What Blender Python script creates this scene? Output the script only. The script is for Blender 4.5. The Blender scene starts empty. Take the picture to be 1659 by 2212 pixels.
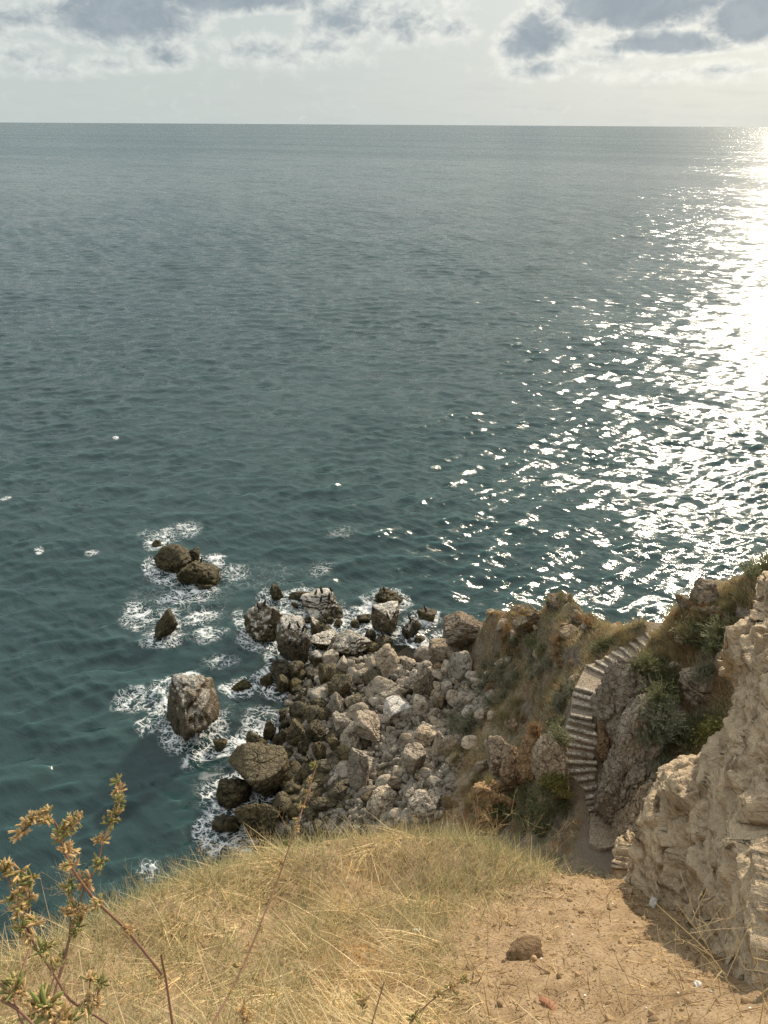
import bpy, bmesh, math, random
import numpy as np
from mathutils import Vector, Matrix
from mathutils.bvhtree import BVHTree
random.seed(7); RNG = np.random.default_rng(7)
sc = bpy.context.scene
COL = sc.collection
R = math.radians

# ------------------------------------------------------------------ camera
H = 40.0
PITCH = R(27.67); ROLL = R(0.35); F = 1598.0; CXp, CYp = 829.5, 1106.0
cam_d = bpy.data.cameras.new('camera'); cam = bpy.data.objects.new('camera', cam_d); COL.objects.link(cam)
cam.matrix_world = Matrix.Translation((0, 0, H)) @ Matrix.Rotation(math.pi/2 - PITCH, 4, 'X') @ Matrix.Rotation(ROLL, 4, 'Z')
cam_d.sensor_fit = 'VERTICAL'; cam_d.angle = 2*math.atan(1106/F)
cam_d.clip_start = 0.05; cam_d.clip_end = 200000
sc.camera = cam
CM = np.array((Matrix.Rotation(math.pi/2 - PITCH, 3, 'X') @ Matrix.Rotation(ROLL, 3, 'Z')))
CPOS = np.array([0, 0, H])
# survey helpers: a sighting (px, py on a 1659 x 2212 sheet) turned into a bearing, then into a place
def ray(px, py):
    d = CM @ np.array([(px-CXp)/F, (CYp-py)/F, -1.0]); return d/np.linalg.norm(d)
def at_z(px, py, z):
    d = ray(px, py); return CPOS + d*(z-H)/d[2]
def at_d(px, py, dist): return CPOS + ray(px, py)*dist

# ------------------------------------------------------------------ noise
_perm = np.random.default_rng(3).permutation(256); _perm = np.concatenate([_perm, _perm, _perm])
_g = np.random.default_rng(4).normal(size=(256, 3)); _g /= np.linalg.norm(_g, axis=1)[:, None]
def pnoise(P):
    P = np.asarray(P, float); I = np.floor(P).astype(np.int64); f = P - I; I &= 255
    u = f*f*f*(f*(f*6-15)+10); out = 0
    for dx in (0, 1):
        wx = u[:, 0] if dx else 1-u[:, 0]
        for dy in (0, 1):
            wy = u[:, 1] if dy else 1-u[:, 1]
            for dz in (0, 1):
                wz = u[:, 2] if dz else 1-u[:, 2]
                h = _perm[_perm[_perm[(I[:, 0]+dx) & 255] + ((I[:, 1]+dy) & 255)] + ((I[:, 2]+dz) & 255)]
                g = _g[h]
                out = out + wx*wy*wz*((f[:, 0]-dx)*g[:, 0] + (f[:, 1]-dy)*g[:, 1] + (f[:, 2]-dz)*g[:, 2])
    return out*1.5
def fbm(P, o=4, gain=0.5):
    P = np.asarray(P, float); a, s, t = 1.0, 0, 0
    for k in range(o):
        s = s + a*pnoise(P*2.03**k + 17.3*k); t += a; a *= gain
    return s/t
def ridged(P, o=3):
    s, a = 0, 1.0
    for k in range(o):
        s = s + a*(1-2*np.abs(pnoise(P*2.1**k + 9.1*k))); a *= .5
    return s/1.75
def N2(xy, s, o=3, seed=0.0):
    return fbm(np.c_[xy[:, 0]*s + seed, xy[:, 1]*s - seed, np.full(len(xy), seed)], o)

# ------------------------------------------------------------------ mesh / object helpers
def mesh_from(name, V, Fc, smooth=False, fsize=None):
    V = np.ascontiguousarray(V, np.float32)
    me = bpy.data.meshes.new(name)
    if isinstance(Fc, np.ndarray):
        k = Fc.shape[1]; n = len(Fc)
        me.vertices.add(len(V)); me.vertices.foreach_set('co', V.ravel())
        me.loops.add(n*k); me.loops.foreach_set('vertex_index', np.ascontiguousarray(Fc, np.int32).ravel())
        me.polygons.add(n); me.polygons.foreach_set('loop_start', np.arange(n, dtype=np.int32)*k)
        me.update(calc_edges=True); me.validate()
    else:
        me.from_pydata([tuple(v) for v in V], [], Fc); me.update()
    if smooth and len(me.polygons): me.polygons.foreach_set('use_smooth', np.ones(len(me.polygons), bool))
    return me
def vattr(me, name, arr):
    a = me.attributes.new(name, 'FLOAT', 'POINT'); a.data.foreach_set('value', np.ascontiguousarray(arr, np.float32))
def vcol(me, name, arr):
    a = me.attributes.new(name, 'FLOAT_COLOR', 'POINT')
    a.data.foreach_set('color', np.ascontiguousarray(np.c_[arr, np.ones(len(arr))], np.float32).ravel())
def obj(name, me, mat=None, parent=None, loc=None):
    o = bpy.data.objects.new(name, me); COL.objects.link(o)
    if mat is not None and me is not None and not me.materials: me.materials.append(mat)
    if parent is not None: o.parent = parent
    if loc is not None: o.location = loc
    return o
def tag(o, label=None, cat=None, group=None, kind=None):
    if label: o['label'] = label
    if cat: o['category'] = cat
    if group: o['group'] = group
    if kind: o['kind'] = kind
    return o
def empty(name, loc):
    o = bpy.data.objects.new(name, None); COL.objects.link(o); o.location = loc; o.empty_display_size = .1
    return o
_ico = {}
def ico(s):
    if s not in _ico:
        bm = bmesh.new(); bmesh.ops.create_icosphere(bm, subdivisions=s, radius=1)
        _ico[s] = (np.array([v.co[:] for v in bm.verts]), np.array([[v.index for v in f.verts] for f in bm.faces])); bm.free()
    return _ico[s]
def grid_faces(ny, nx):
    i = np.arange(ny*nx).reshape(ny, nx)
    return np.stack([i[:-1, :-1].ravel(), i[:-1, 1:].ravel(), i[1:, 1:].ravel(), i[1:, :-1].ravel()], 1)
def rbf_fit(C, zv):
    n = len(C); Dm = np.linalg.norm(C[:, None]-C[None], axis=2)
    A = np.zeros((n+3, n+3)); A[:n, :n] = Dm + np.eye(n)*-1e-3; A[:n, n] = 1; A[:n, n+1:] = C; A[n, :n] = 1; A[n+1:, :n] = C.T
    w = np.linalg.lstsq(A, np.r_[zv, 0, 0, 0], rcond=None)[0]
    def f(X):
        out = np.empty(len(X))
        for s in range(0, len(X), 20000):
            x = X[s:s+20000]
            out[s:s+20000] = np.linalg.norm(x[:, None]-C[None], axis=2) @ w[:n] + w[n] + x @ w[n+1:]
        return out
    return f
def smooth01(x, a, b):
    t = np.clip((x-a)/(b-a), 0, 1); return t*t*(3-2*t)

# ------------------------------------------------------------------ material helpers
class NT:
    def __init__(s, name):
        s.m = bpy.data.materials.new(name); s.m.use_nodes = True; s.t = s.m.node_tree; s.t.nodes.clear()
        s.out = s.t.nodes.new('ShaderNodeOutputMaterial')
    def n(s, ty, **kw):
        nd = s.t.nodes.new(ty)
        for k, v in kw.items():
            if k.startswith('i_'): nd.inputs[k[2:].replace('_', ' ')].default_value = v
            else: setattr(nd, k, v)
        return nd
    def l(s, a, b): s.t.links.new(a, b)
    def val(s, x, sock):
        if isinstance(x, (int, float)): sock.default_value = x
        elif isinstance(x, (tuple, list)): sock.default_value = (*x, 1) if len(x) == 3 and sock.type == 'RGBA' else x
        else: s.l(x, sock)
    def math(s, op, a, b=0.0, c=None, clamp=False):
        nd = s.n('ShaderNodeMath', operation=op, use_clamp=clamp); s.val(a, nd.inputs[0]); s.val(b, nd.inputs[1])
        if c is not None: s.val(c, nd.inputs[2])
        return nd.outputs[0]
    def mix(s, f, a, b, blend='MIX'):
        nd = s.n('ShaderNodeMix', data_type='RGBA', blend_type=blend); s.val(f, nd.inputs[0]); s.val(a, nd.inputs[6]); s.val(b, nd.inputs[7])
        return nd.outputs[2]
    def mixf(s, f, a, b):
        nd = s.n('ShaderNodeMix', data_type='FLOAT'); s.val(f, nd.inputs[0]); s.val(a, nd.inputs[2]); s.val(b, nd.inputs[3]); return nd.outputs[0]
    def noise(s, vec, scale, detail=4, rough=.55, dist=0.0, typ=None):
        nd = s.n('ShaderNodeTexNoise'); nd.inputs['Scale'].default_value = scale; nd.inputs['Detail'].default_value = detail
        nd.inputs['Roughness'].default_value = rough; nd.inputs['Distortion'].default_value = dist
        if vec is not None: s.l(vec, nd.inputs['Vector'])
        return nd.outputs['Fac']
    def voro(s, vec, scale, feature='F1', out='Distance', rand=1.0):
        nd = s.n('ShaderNodeTexVoronoi', feature=feature); nd.inputs['Scale'].default_value = scale; nd.inputs['Randomness'].default_value = rand
        if vec is not None: s.l(vec, nd.inputs['Vector'])
        return nd.outputs[out]
    def step(s, x, a, b, o0=0.0, o1=1.0, smooth=True):
        nd = s.n('ShaderNodeMapRange', interpolation_type='SMOOTHSTEP' if smooth else 'LINEAR')
        s.val(x, nd.inputs[0]); s.val(a, nd.inputs[1]); s.val(b, nd.inputs[2]); s.val(o0, nd.inputs[3]); s.val(o1, nd.inputs[4]); return nd.outputs[0]
    def pos(s): return s.n('ShaderNodeNewGeometry').outputs['Position']
    def attr(s, name, out='Fac'):
        nd = s.n('ShaderNodeAttribute', attribute_name=name); return nd.outputs[out]
    def vmul(s, v, sc3):
        nd = s.n('ShaderNodeMapping'); s.l(v, nd.inputs[0]); nd.inputs['Scale'].default_value = sc3; return nd.outputs[0]
    def xyz(s, v):
        nd = s.n('ShaderNodeSeparateXYZ'); s.l(v, nd.inputs[0]); return nd.outputs
    def bump(s, h, strength, dist, prev=None):
        nd = s.n('ShaderNodeBump'); nd.inputs['Strength'].default_value = strength; nd.inputs['Distance'].default_value = dist
        s.l(h, nd.inputs['Height'])
        if prev is not None: s.l(prev, nd.inputs['Normal'])
        return nd.outputs[0]
    def bsdf(s, color, rough=.8, normal=None, spec=.3, **kw):
        nd = s.n('ShaderNodeBsdfPrincipled'); s.val(color, nd.inputs['Base Color']); s.val(rough, nd.inputs['Roughness'])
        nd.inputs['Specular IOR Level'].default_value = spec
        if normal is not None: s.l(normal, nd.inputs['Normal'])
        for k, v in kw.items(): nd.inputs[k].default_value = v
        return nd.outputs[0]
    def done(s, sh): s.l(sh, s.out.inputs[0]); return s.m

def rock_mat(name, c1, c2, dark, wet=False, guano=0.0, lichen=0.0, strata=0.0, scale=1.0, pits=.5, cracks=.5):
    t = NT(name); P = t.pos(); rnd = t.n('ShaderNodeObjectInfo').outputs['Random']
    n1 = t.noise(P, .8*scale, 6, .6); n2 = t.noise(P, 2.7*scale, 6, .6, .3); n3 = t.noise(P, 8*scale, 5, .6)
    vor = t.voro(P, 3.2*scale); crack = t.voro(P, 1.7*scale, 'DISTANCE_TO_EDGE')
    c = t.mix(t.step(n1, .35, .65), c1, c2)
    c = t.mix(t.step(n2, .42, .7), c, tuple(min(1, x*1.35) for x in c2))
    c = t.mix(t.math('MULTIPLY', t.step(n2, .46, .33), .85), c, dark)
    c = t.mix(t.math('MULTIPLY', t.step(n3, .46, .3), .35), c, dark)
    nz = t.xyz(t.n('ShaderNodeNewGeometry').outputs['Normal'])[2]; z = t.xyz(P)[2]
    if wet:
        band = t.step(t.math('ADD', z, t.math('MULTIPLY', t.math('SUBTRACT', n1, .5), 2.2)), 2.3, .4)
        c = t.mix(t.math('MULTIPLY', band, .9), c, t.mix(t.step(n2, .4, .6), (.022, .02, .012), (.10, .078, .03)))
    if guano:
        g = t.math('MULTIPLY', t.step(t.math('ADD', t.math('MULTIPLY', nz, .5), t.math('ADD', t.math('MULTIPLY', n1, .9), t.math('MULTIPLY', n2, .5))), 1.02-guano*.35, 1.3-guano*.35), .9)
        c = t.mix(g, c, t.mix(t.step(n3, .35, .6), (.36, .33, .28), (.64, .6, .53)))
    if lichen:
        g = t.math('MULTIPLY', t.step(t.noise(P, 2.3*scale, 5, .7, .6), .62-lichen*.1, .7-lichen*.1), .75)
        c = t.mix(g, c, t.mix(n3, (.36, .17, .04), (.30, .2, .08)))
    c = t.mix(1.0, c, t.n('ShaderNodeCombineColor').outputs[0], 'MIX') if False else c
    hs = t.n('ShaderNodeHueSaturation'); t.l(c, hs.inputs['Color']); t.val(t.step(rnd, 0, 1, .7, 1.2, False), hs.inputs['Value']); t.val(t.step(t.math('FRACT', t.math('MULTIPLY', rnd, 7.3)), 0, 1, .9, 1.2, False), hs.inputs['Saturation'])
    h = t.math('ADD', t.math('MULTIPLY', n2, 1.0), t.math('MULTIPLY', n3, .45))
    h = t.math('SUBTRACT', h, t.math('MULTIPLY', t.step(vor, .32, .05), pits*.5))
    h = t.math('SUBTRACT', h, t.math('MULTIPLY', t.step(crack, .06, .0), cracks))
    if strata:
        w = t.xyz(P)[2]; w = t.noise(t.vmul(P, (.5, .5, 9.0)), 1.4*scale, 4, .6)
        h = t.math('ADD', h, t.math('MULTIPLY', w, strata*2.2))
    nb = t.bump(h, .95, .26/scale)
    nb = t.bump(t.noise(P, 60*scale, 3, .6), .35, .02/scale, nb)
    return t.done(t.bsdf(hs.outputs[0], .82 if not wet else .6, nb, .25))

M = {}
M['dry'] = rock_mat('limestone', (.52, .44, .335), (.41, .34, .26), (.11, .085, .06), cracks=.25)
M['grey'] = rock_mat('grey_limestone', (.42, .365, .29), (.315, .27, .215), (.08, .064, .048), cracks=.25)
M['mid'] = rock_mat('olive_limestone', (.155, .125, .075), (.088, .071, .042), (.028, .022, .013), wet=True)
M['wet'] = rock_mat('wet_rock', (.125, .1, .054), (.065, .052, .028), (.018, .015, .009), wet=True)
M['guano'] = rock_mat('streaked_rock', (.21, .16, .10), (.12, .09, .052), (.03, .024, .015), wet=True, guano=.35)
M['white'] = rock_mat('white_limestone', (.62, .59, .54), (.52, .48, .42), (.27, .23, .18), pits=.1)
M['tan'] = rock_mat('tan_limestone', (.46, .36, .25), (.35, .27, .19), (.11, .085, .06), lichen=.3, strata=.5)
M['lichen'] = rock_mat('lichen_limestone', (.31, .255, .19), (.22, .18, .135), (.07, .055, .04), lichen=1.0, strata=.3)
M['conglomerate'] = rock_mat('conglomerate', (.45, .37, .28), (.33, .265, .2), (.11, .085, .062), scale=1.8, pits=1.0, lichen=.25)
M['orange'] = rock_mat('orange_earth', (.38, .27, .175), (.30, .205, .125), (.09, .05, .025), scale=1.3)
M['cliff'] = rock_mat('sandstone', (.62, .49, .34), (.54, .42, .285), (.25, .175, .11), scale=2.2, strata=.25, pits=.1, cracks=.0)
M['stone_step'] = rock_mat('worn_stone', (.52, .47, .39), (.42, .37, .30), (.13, .11, .085), scale=2.5, pits=.1)
M['tread'] = rock_mat('trodden_soil', (.37, .305, .235), (.31, .25, .19), (.2, .155, .115), scale=4, pits=.05)
M['pale'] = rock_mat('pale_limestone', (.5, .42, .32), (.38, .32, .25), (.15, .12, .09))

def simple_mat(name, col, rough=.7, spec=.3, var=.25):
    t = NT(name); P = t.pos(); n = t.noise(P, 30, 4)
    return t.done(t.bsdf(t.mix(n, tuple(x*(1-var) for x in col), tuple(min(1, x*(1+var)) for x in col)), rough, t.bump(n, .3, .01), spec))
def leaf_mat(name, trans=.4, rough=.7, attr=True, c1=None, c2=None):
    t = NT(name)
    if attr: c = t.attr('col', 'Color')
    else:
        rnd = t.n('ShaderNodeObjectInfo').outputs['Random']
        c = t.mix(t.math('ADD', t.math('MULTIPLY', t.attr('v'), .7), t.math('MULTIPLY', rnd, .3)), c1, c2)
    d = t.bsdf(c, rough, None, .15); tr = t.n('ShaderNodeBsdfTranslucent'); t.l(c, tr.inputs[0])
    mx = t.n('ShaderNodeMixShader'); mx.inputs[0].default_value = trans; t.l(d, mx.inputs[1]); t.l(tr.outputs[0], mx.inputs[2])
    return t.done(mx.outputs[0])

# ------------------------------------------------------------------ sun, sky
SUN_AZ, SUN_EL = R(29.5), R(25)
SV = Vector((math.sin(SUN_AZ)*math.cos(SUN_EL), math.cos(SUN_AZ)*math.cos(SUN_EL), math.sin(SUN_EL)))
sl = bpy.data.lights.new('sun', 'SUN'); sl.energy = 4.4; sl.angle = R(.5); sl.color = (1, .86, .66)
so = bpy.data.objects.new('sun', sl); COL.objects.link(so); so.rotation_euler = SV.to_track_quat('Z', 'Y').to_euler(); so.location = (0, 0, 80)

def build_world():
    w = bpy.data.worlds.new('World'); sc.world = w; w.use_nodes = True
    T = NT.__new__(NT); T.t = w.node_tree; t = T
    bg = w.node_tree.nodes['Background']
    sky = t.n('ShaderNodeTexSky', sky_type='NISHITA', sun_disc=False, sun_elevation=SUN_EL, sun_rotation=SUN_AZ)
    sky.air_density = 1.0; sky.dust_density = 2.0
    d = t.n('ShaderNodeTexCoord').outputs['Generated']; X = t.xyz(d)
    az = t.math('ARCTAN2', X[0], X[1]); el = t.math('ARCSINE', X[2])
    # layer coordinates on a cloud deck
    dz = t.math('ADD', t.math('MAXIMUM', X[2], 0.0), .10)
    cb = t.n('ShaderNodeCombineXYZ'); t.l(t.math('DIVIDE', X[0], dz), cb.inputs[0]); t.l(t.math('DIVIDE', X[1], dz), cb.inputs[1]); p = cb.outputs[0]
    ca = t.n('ShaderNodeCombineXYZ'); t.l(az, ca.inputs[0]); t.l(t.math('MULTIPLY', el, 1.5), ca.inputs[1]); q = ca.outputs[0]
    nb = t.noise(q, 9, 8, .62, .3); nm = t.noise(q, 22, 7, .62, .5); nf = t.noise(q, 60, 5, .6, .4)
    # cumulus masses: azimuth, elevation, half extents (rad), weight
    masses = [(265, 40, 135, 75, 1.0), (355, 120, 60, 40, .55), (500, -5, 190, 42, .95), (30, 40, 110, 34, .45), (110, 150, 120, 26, .3),
              (740, 45, 90, 60, .55), (880, 55, 70, 55, .45), (620, 115, 170, 42, .3), (1155, 85, 75, 62, .85), (1160, 150, 75, 30, .5), (1390, 10, 185, 68, 1.05),
              (1440, 95, 140, 30, .85), (1630, 40, 110, 70, .95), (1450, 165, 230, 22, .22), (1010, 20, 60, 30, .3), (560, 110, 90, 34, .42), (690, 105, 70, 26, .42), (240, 140, 70, 26, .34), (60, 120, 70, 34, .36), (1290, 130, 110, 22, .34), (1560, 150, 120, 20, .3), (990, 60, 60, 40, .35), (-250, 20, 250, 80, .9), (1900, 90, 200, 50, .8)]
    f = None
    for (px, py, rx, ry, wt) in masses:
        r = ray(px, py); a0 = math.atan2(r[0], r[1]); e0 = math.asin(r[2]); k = 1.4
        ra = ray(px+rx, py); re = ray(px, py-ry)
        sa = abs(math.atan2(ra[0], ra[1])-a0)*k; se = abs(math.asin(re[2])-e0)*k
        dx = t.math('DIVIDE', t.math('SUBTRACT', az, a0), sa); dy = t.math('DIVIDE', t.math('SUBTRACT', el, e0), se)
        # flat base: squeeze below the centre
        dy = t.math('MAXIMUM', dy, t.math('MULTIPLY', dy, -1.35))
        rr = t.math('SQRT', t.math('ADD', t.math('MULTIPLY', dx, dx), t.math('MULTIPLY', dy, dy)))
        v = t.math('MULTIPLY', t.math('SUBTRACT', 1.12, rr), wt)
        f = v if f is None else t.math('MAXIMUM', f, v)
    high = t.math('MULTIPLY', t.step(el, .23, .45), t.math('SUBTRACT', t.noise(p, .55, 7, .6, .3), .30))
    f = t.math('MAXIMUM', f, high)
    calm = t.step(el, .035, .12, .15, 1.0)
    f = t.math('ADD', f, t.math('ADD', t.math('MULTIPLY', t.math('MULTIPLY', t.math('SUBTRACT', nb, .5), calm), .8), t.math('ADD', t.math('MULTIPLY', t.math('MULTIPLY', t.math('SUBTRACT', nm, .5), calm), .8), t.math('MULTIPLY', t.math('SUBTRACT', nf, .5), .35))))
    dens = t.step(f, .0, .30); core = t.step(t.math('SUBTRACT', f, t.math('MULTIPLY', t.math('SUBTRACT', nf, .5), 1.1)), .06, .66)
    # distance to the sun in the sky
    vd = t.n('ShaderNodeVectorMath', operation='DOT_PRODUCT'); t.l(d, vd.inputs[0]); vd.inputs[1].default_value = SV; sd = vd.outputs['Value']
    glow = t.math('POWER', t.math('MAXIMUM', sd, 0.0), 6.0)
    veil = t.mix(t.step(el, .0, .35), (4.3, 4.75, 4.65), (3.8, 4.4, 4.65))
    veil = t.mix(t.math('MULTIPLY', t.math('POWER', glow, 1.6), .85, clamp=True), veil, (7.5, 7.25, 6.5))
    # sky above the view, brightness added to light sea and fill land
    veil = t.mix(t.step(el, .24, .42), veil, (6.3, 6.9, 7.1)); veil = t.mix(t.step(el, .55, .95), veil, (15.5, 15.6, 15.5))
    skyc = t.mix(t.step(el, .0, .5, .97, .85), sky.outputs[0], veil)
    edge = t.mix(t.math('MULTIPLY', glow, 1.0, clamp=True), (5.5, 5.8, 5.55), (8.6, 8.3, 7.4))
    grey = t.mix(t.step(nm, .35, .7), (2.3, 2.75, 3.15), (3.0, 3.45, 3.75))
    cl = t.mix(core, edge, grey)
    # thin distant banks just above the horizon
    low = t.math('MULTIPLY', t.step(el, .09, .02), t.step(t.noise(t.vmul(q, (3, 14, 1)), 4, 5, .6), .45, .75))
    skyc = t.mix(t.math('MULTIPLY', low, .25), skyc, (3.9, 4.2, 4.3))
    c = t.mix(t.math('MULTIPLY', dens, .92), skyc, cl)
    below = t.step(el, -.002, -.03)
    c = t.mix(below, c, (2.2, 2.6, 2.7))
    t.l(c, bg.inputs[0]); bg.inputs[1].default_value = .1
build_world()
sc.view_settings.view_transform = 'Standard'; sc.view_settings.look = 'None'; sc.view_settings.exposure = 0.4; sc.view_settings.gamma = 1

# ------------------------------------------------------------------ staircase sightings
def z6(x, y): return (932.6+.4378*x, 1481+.4378*y)
def z5(x, y): return (1152+.3056*x, 1206.9+.3056*y)
lower = [((785, 610), (832, 605)), ((772, 578), (822, 570)), ((770, 552), (822, 545)), ((765, 508), (826, 500)), ((730, 465), (798, 455)),
         ((705, 425), (803, 415)), ((658, 378), (797, 382)), ((660, 333), (785, 350)), ((668, 290), (792, 312)), ((688, 250), (808, 285)), ((690, 212), (808, 242)),
         ((690, 175), (795, 198)), ((700, 148), (782, 162)), ((710, 92), (795, 108)), ((718, 48), (830, 80)), ((728, 15), (838, 45))]
upper = [((405, 765), (568, 843)), ((465, 735), (600, 808)), ((530, 705), (660, 780)), ((575, 675), (690, 750)), ((630, 640), (725, 720)), ((690, 600), (765, 663)),
         ((740, 570), (812, 637)), ((800, 535), (855, 597)), ((835, 510), (890, 557))]
steps = []
for i, (a, b) in enumerate(lower):
    z = 15.5 + .16*i; steps.append((at_z(*z6(*a), z), at_z(*z6(*b), z)))
z0u = 15.5+.16*15
for i, (a, b) in enumerate(upper):
    z = z0u + .12 + .13*i; steps.append((at_z(*z5(*a), z), at_z(*z5(*b), z)))
top_land = [at_z(*z5(*q), steps[-1][0][2]+.1) for q in ((850, 495), (905, 545), (960, 520), (900, 470))]
land_poly = [at_z(*z6(*q), 15.36) for q in ((778, 775), (830, 806), (948, 782), (905, 715), (850, 635), (785, 625))]
low_poly = [at_z(*z6(*q), 15.1) for q in ((775, 800), (850, 845), (940, 825), (945, 775), (830, 790), (780, 770))]
path_pts = [land_poly[0]*.5+land_poly[2]*.5] + [(a+b)/2 for a, b in steps] + [np.mean(top_land, 0)]
path_hw = [1.0] + [np.linalg.norm(a-b)/2 for a, b in steps] + [.7]

# ------------------------------------------------------------------ hillside (mid terrain)
ctl = []
def C(z, *pts):
    for p in pts: ctl.append(tuple(at_z(p[0], p[1], z)))
def CP(*t3):
    for px, py, z in t3: ctl.append(tuple(at_z(px, py, z)))
CP((530,1350,-1.6),(600,1400,-1.2),(640,1440,-.5),(660,1450,0.2),(720,1425,.5),(800,1425,.9),(880,1440,2.0),(930,1440,3.0),(1005,1430,5),(640,1520,.2),(700,1500,.9),(800,1500,1.8),
   (900,1500,3.2),(1000,1500,5),(620,1600,0),(700,1600,1.1),(800,1600,2.4),(900,1600,4),(1000,1600,6),(620,1690,.2),(700,1700,1.5),(800,1700,3),(900,1700,5),(980,1700,7.5),(560,1790,-.2),(640,1800,1.0),
   (800,1790,3.6),(900,1780,6.5),(560,1570,-.8),(540,1620,-.8),(460,1700,-1.2),(450,1800,-1.6),(480,1880,-.8),(900,1400,-.2),(860,1330,-1.6),(700,1310,-1.6),(760,1380,-.5),(960,1350,-.3))
CP((960,1388,5.0),(1000,1345,7.5),(1060,1325,9.6),(1110,1305,11.6),(1190,1290,14),(1240,1305,15),(1290,1330,16),(1340,1352,17),(1400,1338,19.2),(1450,1318,20.6),(1500,1300,22),(1540,1275,23),(1600,1248,24.5),(1659,1232,25.5),(1800,1200,27))
CP((1050,1400,8),(1100,1400,9.8),(1150,1350,12),(1050,1480,7.2),(1100,1480,9.3),(1150,1430,11.5),(1200,1400,14),(1250,1420,16.3),(1300,1390,17.6),(1200,1480,14),(1230,1560,15),(1150,1560,11),(1100,1560,9),(1050,1560,7.5),
   (1050,1650,9),(1120,1640,11.2),(1170,1600,13.2),(1200,1660,14),(1180,1700,13.2),(1150,1720,12),(1100,1720,10.5),(1040,1730,8.5),(1220,1740,14.6),(1235,1800,15),(1150,1790,12.5))
CP((1345,1475,19.3),(1400,1450,20.4),(1450,1430,21),(1480,1400,21.6),(1550,1350,23),(1600,1400,23.4),(1600,1300,24.3),(1340,1600,17.3),(1400,1600,18.4),(1450,1580,19.2),(1390,1700,17.6),(1420,1650,18.6),(1500,1600,20),(1560,1600,21),(1400,1750,17.2),(1400,1820,16.5),(1500,1800,18.5))
# falls away behind the ridge
for px, py, z in [(960,1388,5),(1000,1345,7.5),(1060,1325,9.6),(1110,1305,11.6),(1190,1290,14),(1240,1305,15),(1290,1330,16),(1340,1352,17),(1400,1338,19.2),(1450,1318,20.6),(1500,1300,22),(1540,1275,23),(1600,1248,24.5),(1659,1232,25.5),(1800,1200,27)]:
    p = at_z(px, py, z); d = ray(px, py); d = np.array([d[0], d[1], 0]); d /= np.linalg.norm(d)
    ctl.append(tuple(p + d*4 + np.array([0, 0, -6.5]))); q = p + d*11; ctl.append((q[0], q[1], max(-2, z-16)))
    q = p + d*20; ctl.append((q[0], q[1], -3))
ctl += [(x, y, -3.0) for x, y in ((-45, 75), (-20, 75), (0, 78), (30, 78), (60, 75), (-45, 50), (-45, 25), (-20, 60), (-18, 45), (-16, 33), (0, 68), (20, 66), (40, 62), (60, 58))]
ctl += [(-30, 8, -2), (-20, 12, -1), (-14, 20, -1), (-8, 23, 0), (-9, 15, 8), (-3, 22, 3), (2, 22, 7), (-4, 15, 16), (2, 16, 17), (5, 18, 14), (-6, 9, 22), (0, 11, 22), (6, 11, 19), (8, 15, 16.5), (12, 14, 19), (16, 18, 20), (13, 10, 24), (20, 20, 24), (25, 14, 30), (40, 20, 32), (60, 30, 34), (60, 8, 38), (30, 6, 37), (-14, 8, 16)]
ctl = np.array(ctl)
f_mid = rbf_fit(ctl[:, :2], ctl[:, 2])
GX0, GX1, GY0, GY1, GS = -45.0, 60.0, 7.0, 76.0, .17
gx = np.arange(GX0, GX1, GS); gy = np.arange(GY0, GY1, GS)
XX, YY = np.meshgrid(gx, gy); XY = np.c_[XX.ravel(), YY.ravel()]
Z = f_mid(XY)
dry = smooth01(Z, .5, 5)
P3 = np.c_[XY, Z*.6]
Z = Z + dry*(fbm(P3*.35, 3)*1.1 + ridged(P3*.9, 3)*.22 + fbm(P3*2.2, 3)*.22) + (1-dry)*fbm(P3*.5, 4)*.5
# carve the stair corridor
pc = np.array(path_pts); best = np.full(len(XY), 1e9); zp = np.zeros(len(XY)); hw = np.zeros(len(XY))
near = (np.abs(XY[:, 0]-9) < 9) & (XY[:, 1] > 15) & (XY[:, 1] < 36); idx = np.where(near)[0]
for k in range(len(pc)-1):
    a, b = pc[k], pc[k+1]; ab = b[:2]-a[:2]; L2 = max(ab@ab, 1e-6)
    tt = np.clip(((XY[idx]-a[:2])@ab)/L2, 0, 1); dd = np.linalg.norm(XY[idx]-(a[:2]+tt[:, None]*ab), axis=1)
    m = dd < best[idx]; ii = idx[m]; best[ii] = dd[m]; zp[ii] = a[2]+tt[m]*(b[2]-a[2])-.22; hw[ii] = path_hw[k]*(1-tt[m])+path_hw[k+1]*tt[m]
wpath = 1-smooth01(best, hw*.95, hw+1.0)
Z = np.where(best < 5, Z*(1-wpath)+zp*wpath, Z)
Zg = Z.reshape(len(gy), len(gx))
me = mesh_from('hillside', np.c_[XY, Z], grid_faces(len(gy), len(gx)), True)
vattr(me, 'path', np.where(best < 5, 1-smooth01(best, hw, hw+.4), 0))
def hill_z(x, y):
    fx = min(max((x-GX0)/GS, 0), len(gx)-1.001); fy = min(max((y-GY0)/GS, 0), len(gy)-1.001); i, j = int(fx), int(fy); u, v = fx-i, fy-j
    return (Zg[j, i]*(1-u)+Zg[j, i+1]*u)*(1-v)+(Zg[j+1, i]*(1-u)+Zg[j+1, i+1]*u)*v
def hill_hit(px, py, zmin=-.25):
    d = ray(px, py); s = 8.5
    while s < 140:
        p = CPOS + d*s
        if p[1] > GY0 and (p[2] < hill_z(p[0], p[1]) or p[2] < zmin): return p
        s += .08
    return CPOS+d*s
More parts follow.
